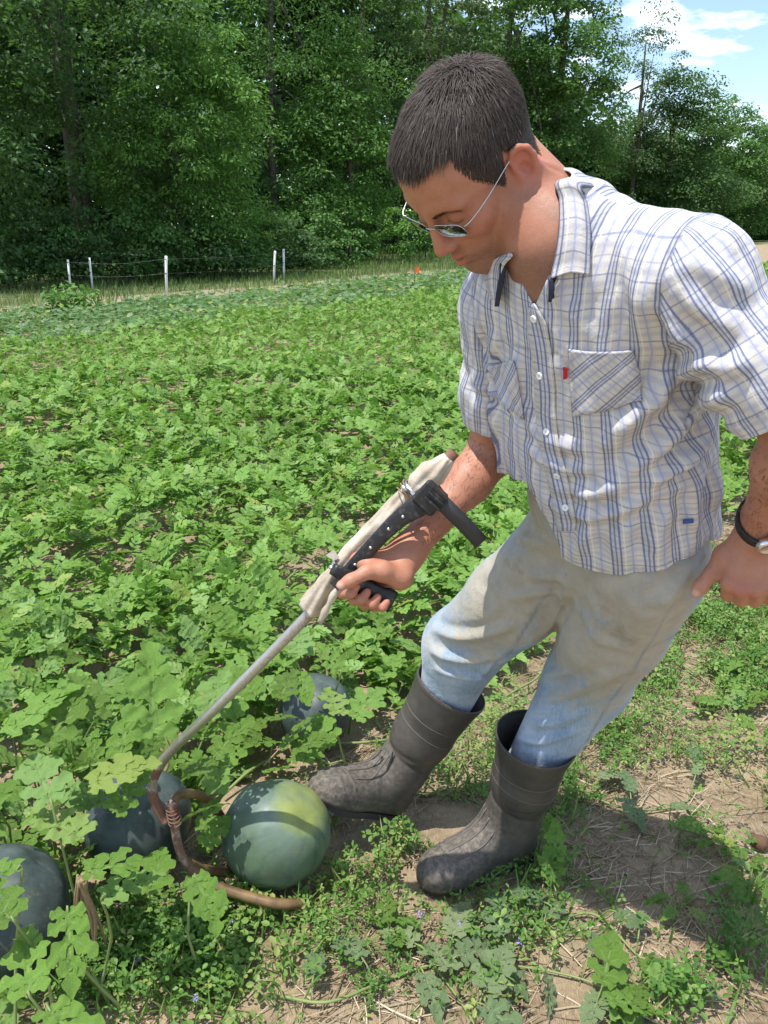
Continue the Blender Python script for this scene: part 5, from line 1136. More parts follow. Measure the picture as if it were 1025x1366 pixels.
patch('pocket', [(759, 463), (847, 464), (860, 535), (766, 556)], 20, 20, .0040, M_SHIRT, .0018, pocket_fab, bow=4)
patch('pocket', [(649, 487), (688, 479), (702, 560), (672, 540)], 14, 16, .0040, M_SHIRT, .0018, pocket_fab)
M_RED = mat('red_tab', (.45, .012, .02), .7); M_BLUETAB = mat('blue_tab', (.03, .10, .32), .7); M_WHITE = mat('button_white', (.80, .80, .78), .35); M_THREAD = mat('thread_dark', (.25, .25, .27), .8); M_NAVY = mat('navy_lining', (.010, .013, .035), .8); M_PALE = mat('collar_lining', (.45, .55, .66), .8)
tab = patch('label_tab', [(753.5, 487), (759.5, 486), (760, 503), (754.5, 504)], 4, 8, .0062, M_RED, .0015); tab['label'] = 'small red label tab sewn to the pocket edge'
patch('label_tab', [(911, 691.5), (926, 690), (926, 696), (911, 697.5)], 6, 3, .003, M_BLUETAB, .0012)['label'] = 'small blue label near the shirt hem'
def placket_fab(V, U): return np.stack([(U[:, 0] - .5) * .030, tl(V)[:, 2], 0 * U[:, 0]], 1)
PL = cr(A([(712, 403), (722, 455), (728, 505), (732, 578), (745, 636), (755, 686), (757, 707)], float), 12); PW = [3, 14, 14, 14, 14, 14, 14, 14, 14, 14, 14, 13]
V = []; U = []
for j, (p_, w_) in enumerate(zip(cr(PL, 60), np.interp(np.linspace(0, 1, 60), np.linspace(0, 1, 12), PW))):
    for i in range(7):
        c_, n_ = cast(bsh, p_[0] + (i / 6 - .5) * 2 * w_, p_[1])
        if c_ is None: c_, n_ = V[-1], FW
        V.append(c_ + n_ * .0028); U.append((i / 6, j / 59))
V = A(V); U = A(U); i_ = np.arange(6)[None, :]; j_ = np.arange(59)[:, None] * 7; Q = np.stack([j_ + i_, j_ + i_ + 7, j_ + i_ + 8, j_ + i_ + 1], -1).reshape(-1, 4); V = relax(V, Q, 2, .3)
solid(mesh('placket', V, Q, M_SHIRT, shirt, attrs={'fab': placket_fab(V, U), 'seam': ((np.abs(U[:, 0] - .5) > .3) & (np.abs(U[:, 0] - .5) < .4)) * .5}), .0018, 0)
bpl = bvh_of(V, Q)
for q in ((713.5, 425), (721, 501), (730, 576), (744, 634), (755, 677)):
    c_, n_ = cast(bpl, *q)
    if c_ is None: c_, n_ = cast(bsh, *q)
    if c_ is None: continue
    n_ = n_ if n_ @ (A([0, 0, CAMH]) - c_) > 0 else -n_
    e1 = nrm(np.cross(n_, UP)); e2 = np.cross(n_, e1); prof = [(.0001, .0022), (.0030, .0020), (.0040, .0026), (.0050, .0026), (.0056, .0016), (.0056, .0), ]
    Vb_ = []; 
    for r_, h_ in prof:
        for k_ in range(18): a_ = k_ / 18 * 6.2832; Vb_.append(c_ + n_ * (h_ + .0012) + (e1 * math.cos(a_) + e2 * math.sin(a_)) * r_)
    i_ = np.arange(5)[:, None] * 18; j_ = np.arange(18)[None, :]; j2_ = (j_ + 1) % 18
    bt = mesh('button', A(Vb_), np.stack([i_ + j_, i_ + 18 + j_, i_ + 18 + j2_, i_ + j2_], -1).reshape(-1, 4), M_WHITE, shirt)
    v_, f_ = join([tube(A([c_ + n_ * .0030 + e1 * x0 + e2 * y0 - e1 * .0006, c_ + n_ * .0036 + e1 * x0 * .2 + e2 * y0, c_ + n_ * .0030 - e1 * x0 + e2 * y0]), .0004, 5) for x0, y0 in ((.0014, .001), (.0014, -.001))])
    mesh('thread', v_, f_, M_THREAD, bt)
# ---- collar: fold line round the neck, two turned-down leaves, dark lining
bhd = bvh_of(hw(Vh), Qh); TOC = lambda p_: nrm(A([0, 0, CAMH]) - p_)
def onskin(px, py, off):
    c_, n_ = cast(bhd, px, py)
    if c_ is None: c_, n_ = cast(bsh, px, py)
    return None if c_ is None else c_ + n_ * off
def onshirt(px, py, off):
    c_, n_ = cast(bsh, px, py); return None if c_ is None else c_ + n_ * off
def strip(rows, nm, m_, parent, th=.0022, n=48, uo=.0):
    R = [cr(A(r), n) for r in rows]; R = [cr(A([r[i] for r in R]), 7) for i in range(n)]; R = np.stack(R, 1); k = len(R); V = R.reshape(-1, 3)
    i_ = np.arange(n - 1)[None, :]; j_ = np.arange(k - 1)[:, None] * n; Q = np.stack([j_ + i_, j_ + i_ + 1, j_ + i_ + n + 1, j_ + i_ + n], -1).reshape(-1, 4)
    L = np.concatenate([[0], np.cumsum(np.linalg.norm(np.diff(R[k // 2], axis=0), axis=1))]); h = np.repeat(np.linspace(0, .044, k), n)
    ee = np.zeros((k, n)); ee[k - 2, 2:-2] = .6; ee[1:-1, -3] = .6
    o = mesh(nm, V, Q, m_, parent, attrs={'fab': np.stack([h + uo, np.tile(L, k), 0 * h], 1), 'seam': ee.ravel()}); solid(o, th, 0); return o
def rows3(fold, outer, lift): 
    f_, o_ = A(fold), A(outer); m_ = (f_ + o_) / 2 + lift; return [f_, m_, o_]
foldL = [onskin(*q, .007) for q in ((742, 246), (746, 270), (747, 300), (744, 330), (739, 356))] 
outL = [onshirt(*q, .009) for q in ((772, 252), (782, 276), (787, 305), (789, 335))]
tipL = onshirt(790, 368, .009); frL = onshirt(741, 371, .012)
if all(q is not None for q in foldL + outL) and tipL is not None:
    fo = foldL[:-1] + [foldL[-1], frL if frL is not None else foldL[-1]]; ou = [outL[0], outL[1], outL[2], outL[3], onshirt(790, 355, .009), tipL]
    backf = [tw((-.050, -.105, .628)), tw((-.068, -.070, .640)), tw((-.058, -.022, .640))]; backo = [tw((-.085, -.115, .588)), tw((-.112, -.065, .595)), tw((-.098, -.005, .603))]
    lf = A([.0, -.004, .006]); cl = strip(rows3(backf + fo, backo + ou, lf), 'collar', M_SHIRT, shirt)
    inn = [A(p_) - UP * .03 for p_ in backf + fo]
    strip([[A(p_) - TOC(p_) * .003 for p_ in backf + fo], inn], 'collar_lining', M_NAVY, cl)
fR = [onskin(688, 338, .006), onshirt(683, 352, .016), onshirt(678, 376, .013), onshirt(674, 405, .011)]; oR = [onshirt(664, 352, .012), onshirt(656, 362, .010), onshirt(655, 380, .009), onshirt(661, 398, .009)]
if all(q is not None for q in fR + oR):
    bf = [tw((-.050, -.105, .628)), tw((.0, -.118, .605)), tw((.045, -.105, .575))]; bo = [tw((-.085, -.115, .588)), tw((-.01, -.150, .555)), tw((.060, -.128, .530))]
    cR = strip(rows3(bf + fR, bo + oR, A([.0, -.004, .004])), 'collar', M_SHIRT, shirt, uo=.03)
nv_ = [[onshirt(*q, .0150) for q in r] for r in (((679, 348), (677, 366), (674, 386), (671, 405)), ((686, 352), (684, 368), (681, 388), (678, 406)))]
if all(q is not None for r in nv_ for q in r): strip(nv_, 'collar_lining', M_NAVY, cR, th=.001, n=20)
nv_ = [[onshirt(*q, .0125) for q in r] for r in (((738, 372), (737, 384), (738, 398)), ((744, 372), (744, 384), (741, 398)))]
if all(q is not None for r in nv_ for q in r): strip(nv_, 'collar_lining', M_NAVY, cl, th=.001, n=12)
# ---------------- wrist watch
M_STRAP = mat('watch_strap', (.015, .014, .013), .55); M_STEEL = mat('watch_steel', (.75, .75, .74), .25, Metallic=1.0)
wt = empty('wrist_watch', WL, None); wt.parent = person; wt.location = A(WL) - A(person.location)
wd = nrm(WL - EL); wc = WL - wd * .004; e1 = nrm(hn - wd * (hn @ wd)); e2 = np.cross(wd, e1)
bl_ = bvh_of(Vl, Ql); wc = WL - wd * .014; pth = []
for a_ in np.linspace(0, 2 * np.pi, 41):
    d_ = e1 * math.cos(a_) + e2 * math.sin(a_); h_ = bl_.ray_cast(Vector(wc + d_ * .09), Vector(-d_)); pth.append((A(h_[0]) if h_[0] is not None else wc + d_ * .03) + d_ * .0012)
pth = A(pth)
Vw, Fw = [], []
for p_ in pth[:-1]:
    r_ = nrm(p_ - wc); Vw += [p_ - wd * .009, p_ + r_ * .0028 - wd * .008, p_ + r_ * .0028 + wd * .008, p_ + wd * .009]
i_ = np.arange(40)[:, None] * 4; j_ = np.arange(4)[None, :]; k_ = ((np.arange(40) + 1) % 40)[:, None] * 4
fix_normals(mesh('watch_strap', A(Vw), np.stack([i_ + j_, k_ + j_, k_ + (j_ + 1) % 4, i_ + (j_ + 1) % 4], -1).reshape(-1, 4), M_STRAP, wt))
wr_ = nrm(e1 * .88 - hs * .48); wcc = wc + wr_ * (.004 + np.max([(p_ - wc) @ wr_ for p_ in pth])); f1 = wd; f2 = np.cross(wr_, f1); Vw = []
for r_, h_ in ((.0001, .006), (.013, .006), (.0155, .0075), (.018, .005), (.0185, -.004), (.016, -.006)):
    for k_ in range(28): a_ = k_ / 28 * 6.2832; Vw.append(wcc + wr_ * h_ + (f1 * math.cos(a_) + f2 * math.sin(a_)) * r_)
i_ = np.arange(5)[:, None] * 28; j_ = np.arange(28)[None, :]
mesh('watch_case', A(Vw), np.stack([i_ + j_, i_ + 28 + j_, i_ + 28 + (j_ + 1) % 28, i_ + (j_ + 1) % 28], -1).reshape(-1, 4), M_STEEL, wt)
# ================================================================== the lifting tool
M_TUBE = mat('worn_steel', (.5, .5, .5), .35, Metallic=1.0); nb = NB(M_TUBE); co = nb.obj(); ru = nb.attr('rust').outputs['Fac']
rm = nb.ramp(nb.math('ADD', nb.math('MULTIPLY', ru, 1.0), nb.math('MULTIPLY', nb.math('SUBTRACT', nb.noise(60, 6, co, .7), .5), 1.1)), [(.38, 0), (.62, 1)])
nb.base(nb.mix(rm, nb.mix(nb.noise(140, 4, co), (.42, .42, .41), (.62, .61, .59)), nb.mix(nb.noise(40, 3, co), (.13, .055, .032), (.24, .13, .09))))
nb.set(nb.b.inputs['Metallic'], nb.math('SUBTRACT', .9, nb.math('MULTIPLY', rm, .85))); nb.rough(nb.math('ADD', .34, nb.math('MULTIPLY', rm, .4))); nb.normal(nb.bump(nb.noise(300, 4, co), .15, .001))
M_HOSE = mat('brown_hose', (.13, .075, .035), .42); nb = NB(M_HOSE); co = nb.obj(); nb.base(nb.mix(nb.ramp(nb.noise(25, 4, co), [(.35, 0), (.65, 1)]), (.10, .055, .025), (.22, .14, .06))); nb.normal(nb.bump(nb.noise(120, 3, co), .15, .002))
M_CLOTH = mat('canvas_wrap', (.48, .42, .33), .9); nb = NB(M_CLOTH); co = nb.obj()
nb.base(nb.mix(nb.ramp(nb.noise(22, 5, co), [(.4, 0), (.7, 1)]), (.56, .50, .41), (.36, .29, .21))); nb.normal(nb.bump(nb.math('ADD', nb.noise(55, 5, co), nb.math('MULTIPLY', nb.noise(700, 2, co), .3)), .55, .005))
M_BLK = mat('black_plastic', (.014, .014, .015), .42); nb = NB(M_BLK); co = nb.obj(); nb.base(nb.mix(nb.ramp(nb.noise(90, 6, co, .7), [(.52, 0), (.72, 1)]), (.012, .012, .013), (.07, .065, .06))); nb.rough(nb.ramp(nb.noise(70, 4, co), [(.3, .35), (.7, .6)]))
M_STRP = mat('rubber_strap', (.035, .036, .040), .5); M_CLAMP = mat('clamp_steel', (.62, .62, .60), .28, Metallic=1.0); M_TWINE = mat('twine', (.30, .18, .10), .9)
tool = empty('watermelon_lifter', G(232, 1160)); tag(tool, 'long bent steel pole tool with forearm brace held over the melons', 'harvest tool')
RT = P(606, 603, 1.375)                                   # upper end
rod = cr(A([RT, P(500, 725, 1.435), P(408, 824, 1.51), P(300, 933, 1.60), P(238, 992, 1.665), P(213, 1022, 1.695), P(203, 1048, 1.715), P(208, 1072, 1.725), P(222, 1097, 1.735)]), 90)
v_, q_ = tube(rod, np.interp(np.linspace(0, 1, 90), [0, .5, 1], [.0105, .0105, .0105]), 14)
t_ = np.linspace(0, 1, 90); ru_ = np.interp(t_, [0, .45, .58, .66, .72, .80, .9, 1], [.9, .1, .25, .85, .2, .75, .8, .65])
mesh('steel_tube', v_, q_, M_TUBE, tool, attrs={'rust': np.concatenate([np.repeat(ru_, 14), [.9, .7]])})
low = cr(A([P(232, 1068, 1.722), P(232, 1090, 1.728), P(236, 1120, 1.735), P(243, 1143, 1.742), P(254, 1157, 1.752)]), 24)
v_, q_ = tube(low, .0092, 12); mesh('lower_rod', v_, q_, M_TUBE, tool, attrs={'rust': np.full(len(v_), .62)})
MC = A([-.243, 1.520, .117])                                # melon under the boot
hoop = cr(A([P(252, 1156, 1.75), P(285, 1180, 1.745), P(330, 1196, 1.742), P(372, 1206, 1.742), P(402, 1205, 1.765)]), 40)
v_, q_ = tube(hoop, .0112, 12); mesh('tine', v_, q_, M_HOSE, tool)
h2 = cr(A([P(232, 1068, 1.722), P(240, 1060, 1.73), P(256, 1059, 1.755), P(276, 1066, 1.80), P(292, 1085, 1.85), P(303, 1105, 1.90), P(318, 1118, 1.96)]), 40)
v_, q_ = tube(h2, .0100, 12); mesh('tine', v_, q_, M_HOSE, tool)
h3 = cr(A([P(250, 1150, 1.752), P(275, 1160, 1.79), P(300, 1164, 1.83), P(320, 1165, 1.86)]), 16)
v_, q_ = tube(h3, .0100, 12); mesh('tine', v_, q_, M_HOSE, tool)
# binding where rod and tines meet
bind = []
for k_ in range(5):
    c_ = P(229 + k_ * 1.2, 1076 + k_ * 5, 1.722); bind.append(tube(A([c_ + A([math.cos(a_) * .0135, math.sin(a_) * .0135, math.sin(a_) * .004]) for a_ in np.linspace(0, 6.283, 15)]), .0016, 5))
v_, q_ = join(bind); mesh('wire_binding', v_, q_, M_TUBE, tool, attrs={'rust': np.full(len(v_), .78)})
# forearm brace: black moulded bar alongside the tube
rdir = nrm(P(408, 824, 1.51) - RT); tc_ = nrm(A([0, 0, CAMH]) - RT); sd_ = nrm(np.cross(tc_, rdir)); sd_ = sd_ if sd_[0] > 0 else -sd_; fr_ = np.cross(rdir, sd_); fr_ = fr_ if fr_ @ tc_ > 0 else -fr_
br = cr(A([P(449, 782, 1.405), P(462, 767, 1.40), P(486, 740, 1.385), P(512, 712, 1.37), P(536, 690, 1.36), P(560, 674, 1.352), P(578, 656, 1.35)]), 46)
wd_ = np.interp(np.linspace(0, 1, 46), [0, .12, .5, .68, .85, 1], [.0125, .0125, .0130, .0155, .0200, .0195])
th_2 = np.interp(np.linspace(0, 1, 46), [0, 1], [.009, .010]); Vb_ = []
for p_, w_, h_ in zip(br, wd_, th_2):
    for a_ in range(16):
        q = 2 * math.pi * (a_ + .5) / 16; cx, sx = math.cos(q), math.sin(q); Vb_.append(p_ + sd_ * w_ * np.sign(cx) * abs(cx) ** .45 + fr_ * h_ * np.sign(sx) * abs(sx) ** .45)
Vb_ = A(Vb_); i_ = np.arange(45)[:, None] * 16; j_ = np.arange(16)[None, :]
Qb_ = np.stack([i_ + j_, i_ + (j_ + 1) % 16, i_ + 16 + (j_ + 1) % 16, i_ + 16 + j_], -1).reshape(-1, 4)
Vb_ = np.vstack([Vb_, br[0], br[-1]]); jj = np.arange(16); Tb = np.vstack([np.stack([np.full(16, 736), (jj + 1) % 16, jj], -1), np.stack([np.full(16, 737), 720 + jj, 720 + (jj + 1) % 16], -1)])
bar = fix_normals(mesh('arm_brace', Vb_, [Qb_, Tb], M_BLK, tool))
for f_ in (.10, .27, .42, .57, .70):
    p_ = br[int(f_ * 45)] + fr_ * .0098; Vr_ = []
    for r_, h_ in ((.0003, .0022), (.0018, .0019), (.003, .0006), (.0032, -.001)):
        for k_ in range(12): a_ = k_ / 12 * 6.2832; Vr_.append(p_ + fr_ * h_ + (sd_ * math.cos(a_) + rdir * math.sin(a_)) * r_)
    i_ = np.arange(3)[:, None] * 12; j_ = np.arange(12)[None, :]
    fix_normals(mesh('rivet', A(Vr_), np.stack([i_ + j_, i_ + 12 + j_, i_ + 12 + (j_ + 1) % 12, i_ + (j_ + 1) % 12], -1).reshape(-1, 4), M_CLAMP, bar))
# cuff block and hanging strap round the forearm
v_, f_ = box(P(574, 664, 1.338), np.stack([rdir, sd_, fr_]), (.022, .022, .012), .004); cuff = mesh('cuff_block', v_, f_, M_BLK, tool, smooth=False)
for k_ in range(3): v_, f_ = box(P(577 + 5 * k_, 672 - 7 * k_, 1.322), np.stack([rdir, sd_, fr_]), (.0022, .016, .003), .001); mesh('cuff_rib', v_, f_, M_BLK, cuff, smooth=False)
stp = cr(A([P(588, 668, 1.335), P(602, 682, 1.335), P(620, 700, 1.35), P(638, 719, 1.375), P(641, 724, 1.40), P(632, 712, 1.43), P(610, 690, 1.46), P(590, 668, 1.455), P(578, 652, 1.42)]), 60)
Vt_ = []; wv = nrm(np.cross(P(638, 719, 1.38) - P(590, 668, 1.335), tc_)); wv = wv if wv[2] > 0 else -wv
for p_ in stp: Vt_ += [p_ + wv * .013, p_ - wv * .013]
i_ = np.arange(59) * 2; solid(mesh('forearm_strap', A(Vt_), np.stack([i_, i_ + 1, i_ + 3, i_ + 2], 1), M_STRP, tool), .0030, 0)
# pistol grip
gaxes = np.stack([ga, gb, gn]); Vg = []
gs = np.linspace(-.020, .098, 22)
for s_ in gs:
    hb = np.interp(s_, [-.02, 0, .02, .075, .085, .098], [.010, .0125, .0125, .0125, .0185, .0195]); off = np.interp(s_, [.07, .098], [0, -.004])
    for a_ in range(16):
        q = 2 * math.pi * (a_ + .5) / 16; cx, sx = math.cos(q), math.sin(q); Vg.append(gp(s_, off + hb * np.sign(cx) * abs(cx) ** .55, .0105 * np.sign(sx) * abs(sx) ** .55 - .001))
Vg = A(Vg); n_ = len(gs); i_ = np.arange(n_ - 1)[:, None] * 16; j_ = np.arange(16)[None, :]; Qg = np.stack([i_ + j_, i_ + (j_ + 1) % 16, i_ + 16 + (j_ + 1) % 16, i_ + 16 + j_], -1).reshape(-1, 4)
Vg = np.vstack([Vg, gp(gs[0], 0, 0), gp(gs[-1], -.004, 0)]); b_ = n_ * 16; Tg = np.vstack([np.stack([np.full(16, b_), (jj + 1) % 16, jj], -1), np.stack([np.full(16, b_ + 1), b_ - 16 + jj, b_ - 16 + (jj + 1) % 16], -1)])
fix_normals(mesh('pistol_grip', Vg, [Qg, Tg], M_BLK, tool))
# canvas sleeve tied over the tube, flaring below the lower clamp
cl = cr(A([P(602, 612, 1.376), P(585, 628, 1.382), P(568, 642, 1.390), P(552, 655, 1.393), P(525, 687, 1.405), P(500, 715, 1.42), P(470, 745, 1.435), P(456, 758, 1.44), P(443, 774, 1.452), P(428, 795, 1.472), P(414, 815, 1.490)]), 80)
tt = np.linspace(0, 1, 80); rr_ = np.interp(tt, [0, .06, .14, .25, .30, .34, .5, .62, .70, .74, .80, .9, 1], [.012, .019, .026, .022, .0155, .020, .024, .021, .017, .0135, .018, .022, .026]); Vc_ = []; SEGC = 40
for i, (p_, r_) in enumerate(zip(cl, rr_)):
    for k_ in range(SEGC):
        a_ = 2 * math.pi * k_ / SEGC; w_ = 1 + .10 * math.sin(5 * a_ + 3 * math.sin(i * .10)) + .06 * math.sin(9 * a_ + i * .21) + .035 * math.sin(i * .7 + 2 * a_); Vc_.append(p_ + (sd_ * math.cos(a_) * .85 + fr_ * math.sin(a_) * .72) * r_ * w_ - sd_ * .004)
i_ = np.arange(79)[:, None] * SEGC; j_ = np.arange(SEGC)[None, :]
wrap = mesh('canvas_wrap', A(Vc_), np.stack([i_ + j_, i_ + (j_ + 1) % SEGC, i_ + SEGC + (j_ + 1) % SEGC, i_ + SEGC + j_], -1).reshape(-1, 4), M_CLOTH, tool); fix_normals(wrap); solid(wrap, .0016)
# loose cloth edge hanging from the flare and along the bar
def ribbon(nm, pts, w, dirv, m_, par, n=30):
    c_ = cr(A(pts), n); V = []
    for i, p_ in enumerate(c_): wv_ = dirv * w * (1 + .25 * math.sin(i * 1.3)); V += [p_ + wv_, p_ - wv_]
    i_ = np.arange(n - 1) * 2; return solid(mesh(nm, A(V), np.stack([i_, i_ + 1, i_ + 3, i_ + 2], 1), m_, par), .0016, 0)
ribbon('cloth_edge', [P(556, 664, 1.378), P(528, 697, 1.385), P(498, 730, 1.40), P(466, 764, 1.418), P(448, 790, 1.43), P(436, 812, 1.45), P(426, 832, 1.47)], .006, sd_, M_CLOTH, wrap)
# hose clamps and twine
def clampring(c_, r_, n):
    V = []
    for a_ in np.linspace(0, 2 * np.pi, 37)[:-1]:
        d_ = sd_ * math.cos(a_) * 1.25 + fr_ * math.sin(a_); V += [c_ + d_ * r_ - rdir * .0055, c_ + d_ * (r_ + .0012) - rdir * .005, c_ + d_ * (r_ + .0012) + rdir * .005, c_ + d_ * r_ + rdir * .0055]
    i_ = np.arange(36)[:, None] * 4; k2 = ((np.arange(36) + 1) % 36)[:, None] * 4; j_ = np.arange(4)[None, :]
    o = fix_normals(mesh('hose_clamp', A(V), np.stack([i_ + j_, k2 + j_, k2 + (j_ + 1) % 4, i_ + (j_ + 1) % 4], -1).reshape(-1, 4), M_CLAMP, tool))
    pr = c_ + fr_ * (r_ + .004) - sd_ * r_ * .9; v_, f_ = tube(A([pr - sd_ * .007, pr + sd_ * .007]), .004, 10); mesh('screw', v_, f_, M_CLAMP, o); return o
clampring(P(459, 762, 1.425), .0195, 0); clampring(P(556, 658, 1.378), .0215, 0)
tw_ = [tube(A([P(552, 656, 1.375) + (sd_ * math.cos(a_) * 1.2 + fr_ * math.sin(a_)) * .0215 + rdir * (.004 * math.sin(a_ * 1.5 + k_) + .006 * k_) for a_ in np.linspace(0, 6.28, 20)]), .0012, 5) for k_ in range(3)]
v_, q_ = join(tw_); mesh('twine', v_, q_, M_TWINE, wrap)
# dead leaf scrap caught at the lower clamp
cN = P(447, 748, 1.425); V = A([cN, cN + sd_ * -.018 + rdir * .004, cN + sd_ * -.014 - rdir * .014, cN - rdir * .010 + sd_ * .002]); solid(mesh('cloth_scrap', V, A([[0, 1, 2, 3]]), M_CLOTH, wrap, smooth=False), .001)

# ================================================================== watermelons
def melon_mat(nm, c1, c2, yl, seed):
    m = mat(nm, c1, .38); nb = NB(m); co = nb.mapv(nb.obj(), loc=(seed, seed * 1.7, 0)); s = nb.n('ShaderNodeSeparateXYZ', {0: nb.obj()})
    wv = nb.n('ShaderNodeAttribute', attribute_name='stripe').outputs['Fac']
    wob = nb.math('ADD', wv, nb.math('MULTIPLY', nb.math('SUBTRACT', nb.noise(16, 5, co, .65), .5), 1.5))
    st_ = nb.ramp(nb.math('FRACT', wob), [(.0, .9), (.18, .2), (.5, 0), (.82, .2), (1, .9)])
    c = nb.mix(nb.math('MULTIPLY', st_, .85), c1, c2)
    c = nb.mix(nb.ramp(nb.noise(9, 5, co), [(.45, 0), (.7, .5)]), c, tuple(x * 1.7 + .02 for x in c1))
    bl = nb.attr('bloom').outputs['Fac']; c = nb.mix(nb.math('MULTIPLY', bl, nb.ramp(nb.noise(11, 7, co, .7), [(.35, .05), (.68, .75)])), c, (.17, .22, .21))
    ys = nb.attr('ground_spot').outputs['Fac']; c = nb.mix(nb.ramp(nb.math('ADD', ys, nb.math('MULTIPLY', nb.math('SUBTRACT', nb.noise(9, 6, co, .65), .5), 1.3)), [(.25, 0), (.55, .35), (.95, .8)]), c, yl)
    c = nb.mix(nb.ramp(nb.noise(40, 7, nb.mapv(co, (.25, 1, 1)), .7), [(.57, 0), (.66, .55)]), c, (.15, .15, .10))
    nb.base(c); nb.rough(nb.ramp(nb.noise(30, 4, co), [(.3, .38), (.7, .62)])); nb.normal(nb.bump(nb.math('ADD', nb.noise(18, 3, co), nb.math('MULTIPLY', nb.noise(160, 4, co), .12)), .16, .006)); nb.b.inputs['Specular IOR Level'].default_value = .45
    return m
M_MEL = melon_mat('melon_green', (.078, .128, .066), (.024, .060, .030), (.30, .33, .03), 2.0)
M_MELD = melon_mat('melon_dark', (.020, .032, .029), (.010, .017, .017), (.25, .25, .06), 5.0)
def melon(c, r, axis, m, label, spot=None, bloom=.4, el=1.06, stem=True):
    axis = nrm(axis); e1 = nrm(np.cross(axis, A([0, 1, .3]))); e2 = np.cross(axis, e1); nu, nv = 64, 40; V = []; S = []
    for j in range(nv + 1):
        t = math.pi * j / nv
        for i in range(nu):
            a = 2 * math.pi * i / nu; rr = 1 + .010 * math.cos(10 * a) * math.sin(t) ** 2 + (.022 * math.sin(2 * a + 1) + .014 * math.sin(3 * a + 2 * t)) * math.sin(t)
            dim = 1 - .05 * math.exp(-(t / .22) ** 2) - .03 * math.exp(-((math.pi - t) / .2) ** 2)
            V.append(c + r * rr * dim * (axis * math.cos(t) * el + (e1 * math.cos(a) + e2 * math.sin(a)) * math.sin(t))); S.append(a / (2 * math.pi) * 11)
    V = A(V); i_ = np.arange(nu)[None, :]; j_ = np.arange(nv)[:, None] * nu; Q = np.stack([j_ + i_, j_ + nu + i_, j_ + nu + (i_ + 1) % nu, j_ + (i_ + 1) % nu], -1).reshape(-1, 4)
    d = (V - c) / r; sp = np.zeros(len(V)) if spot is None else np.clip(np.exp(-((1 - d @ nrm(spot)) / .20) ** 2) * .62, 0, 1)
    # lift so that it just rests on the ground
    dz = V[:, 2].min(); V[:, 2] -= dz; c = c - A([0, 0, dz])
    root = empty('watermelon', (c[0], c[1], 0)); tag(root, label, 'watermelon')
    o = mesh('rind', V, Q, m, root, attrs={'stripe': A(S), 'ground_spot': sp, 'bloom': np.clip(bloom + .5 * d[:, 2], 0, 1)}); fix_normals(o)
    if stem:
        b = c + axis * r * el * .96; v_, q_ = tube(cr(A([b - axis * .01, b + axis * .012, b + axis * .03 + e1 * .012, b + axis * .04 + e1 * .035]), 12), np.linspace(.005, .003, 12), 7); mesh('stem', v_, q_, M_STEMDRY, root)
    return root
M_STEMDRY = mat('dry_stem', (.20, .17, .07), .8)
melon(MC, .120, nrm(A([.55, -.35, .62])), M_MEL, 'mid green watermelon with yellow patch under the raised boot', spot=A([.55, -.10, .80]), bloom=.45, el=1.04, stem=False)
melon(A([-.565, 1.560, .12]), .118, nrm(A([.3, .5, .5])), M_MELD, 'dark watermelon behind the bent end of the steel tool', bloom=.25)
melon(G(2, 1335) + A([-.015, .085, .12]), .125, nrm(A([-.3, .6, .4])), M_MELD, 'dark watermelon under leaves beside a dried brown vine stub', bloom=.15)
melon(A([-.195, 2.04, .10]), .102, nrm(A([.2, .6, .5])), M_MELD, 'dark watermelon with leaf shadow on it, behind the boots', bloom=.3)
# ================================================================== weeds, runners and litter on the ground
BLOBS = A([(200, 1300, 170, 80, 1.0), (330, 1255, 150, 60, 1.0), (110, 1330, 110, 50, .9), (460, 1210, 110, 45, .95), (520, 1120, 90, 40, .8), (600, 1225, 110, 42, .65), (640, 1010, 80, 60, .75), (720, 1165, 50, 35, .9), (700, 1245, 85, 35, .7), (790, 980, 65, 60, .75), (845, 915, 70, 45, .75), (900, 1335, 50, 40, .4), (995, 1255, 45, 75, .6), (1005, 885, 65, 55, .7), (930, 840, 110, 35, .7), (965, 1010, 80, 25, .5), (640, 1335, 60, 40, .4), (500, 1310, 80, 40, .35), (770, 1040, 55, 50, .55), (945, 1120, 40, 20, .5), (1010, 800, 90, 40, .9), (420, 1260, 90, 50, .8), (1060, 1050, 60, 60, .3)])
def weed_density(p):
    q, _ = pix(np.column_stack([p, np.zeros(len(p))])); d = np.zeros(len(p))
    for cx, cy, rx, ry, w in BLOBS: d = np.maximum(d, w * np.exp(-(((q[:, 0] - cx) / rx) ** 2 + ((q[:, 1] - cy) / ry) ** 2) * 1.1))
    return d, q
def drop_points(n, seed, fn):
    r_ = np.random.default_rng(seed); p = np.column_stack([r_.uniform(-1.2, 2.4, n), r_.uniform(.95, 4.2, n)]); d, q = weed_density(p); ok = free_of(p, -.03) & (q[:, 0] > -60) & (q[:, 0] < 1090) & (q[:, 1] < 1450) & (r_.random(n) < fn(p, d)); return p[ok], r_
clump = lambda p, s, k: np.clip((vnoise(p[:, 0], p[:, 1], s, k) - .28) * 2.2, 0, 1)
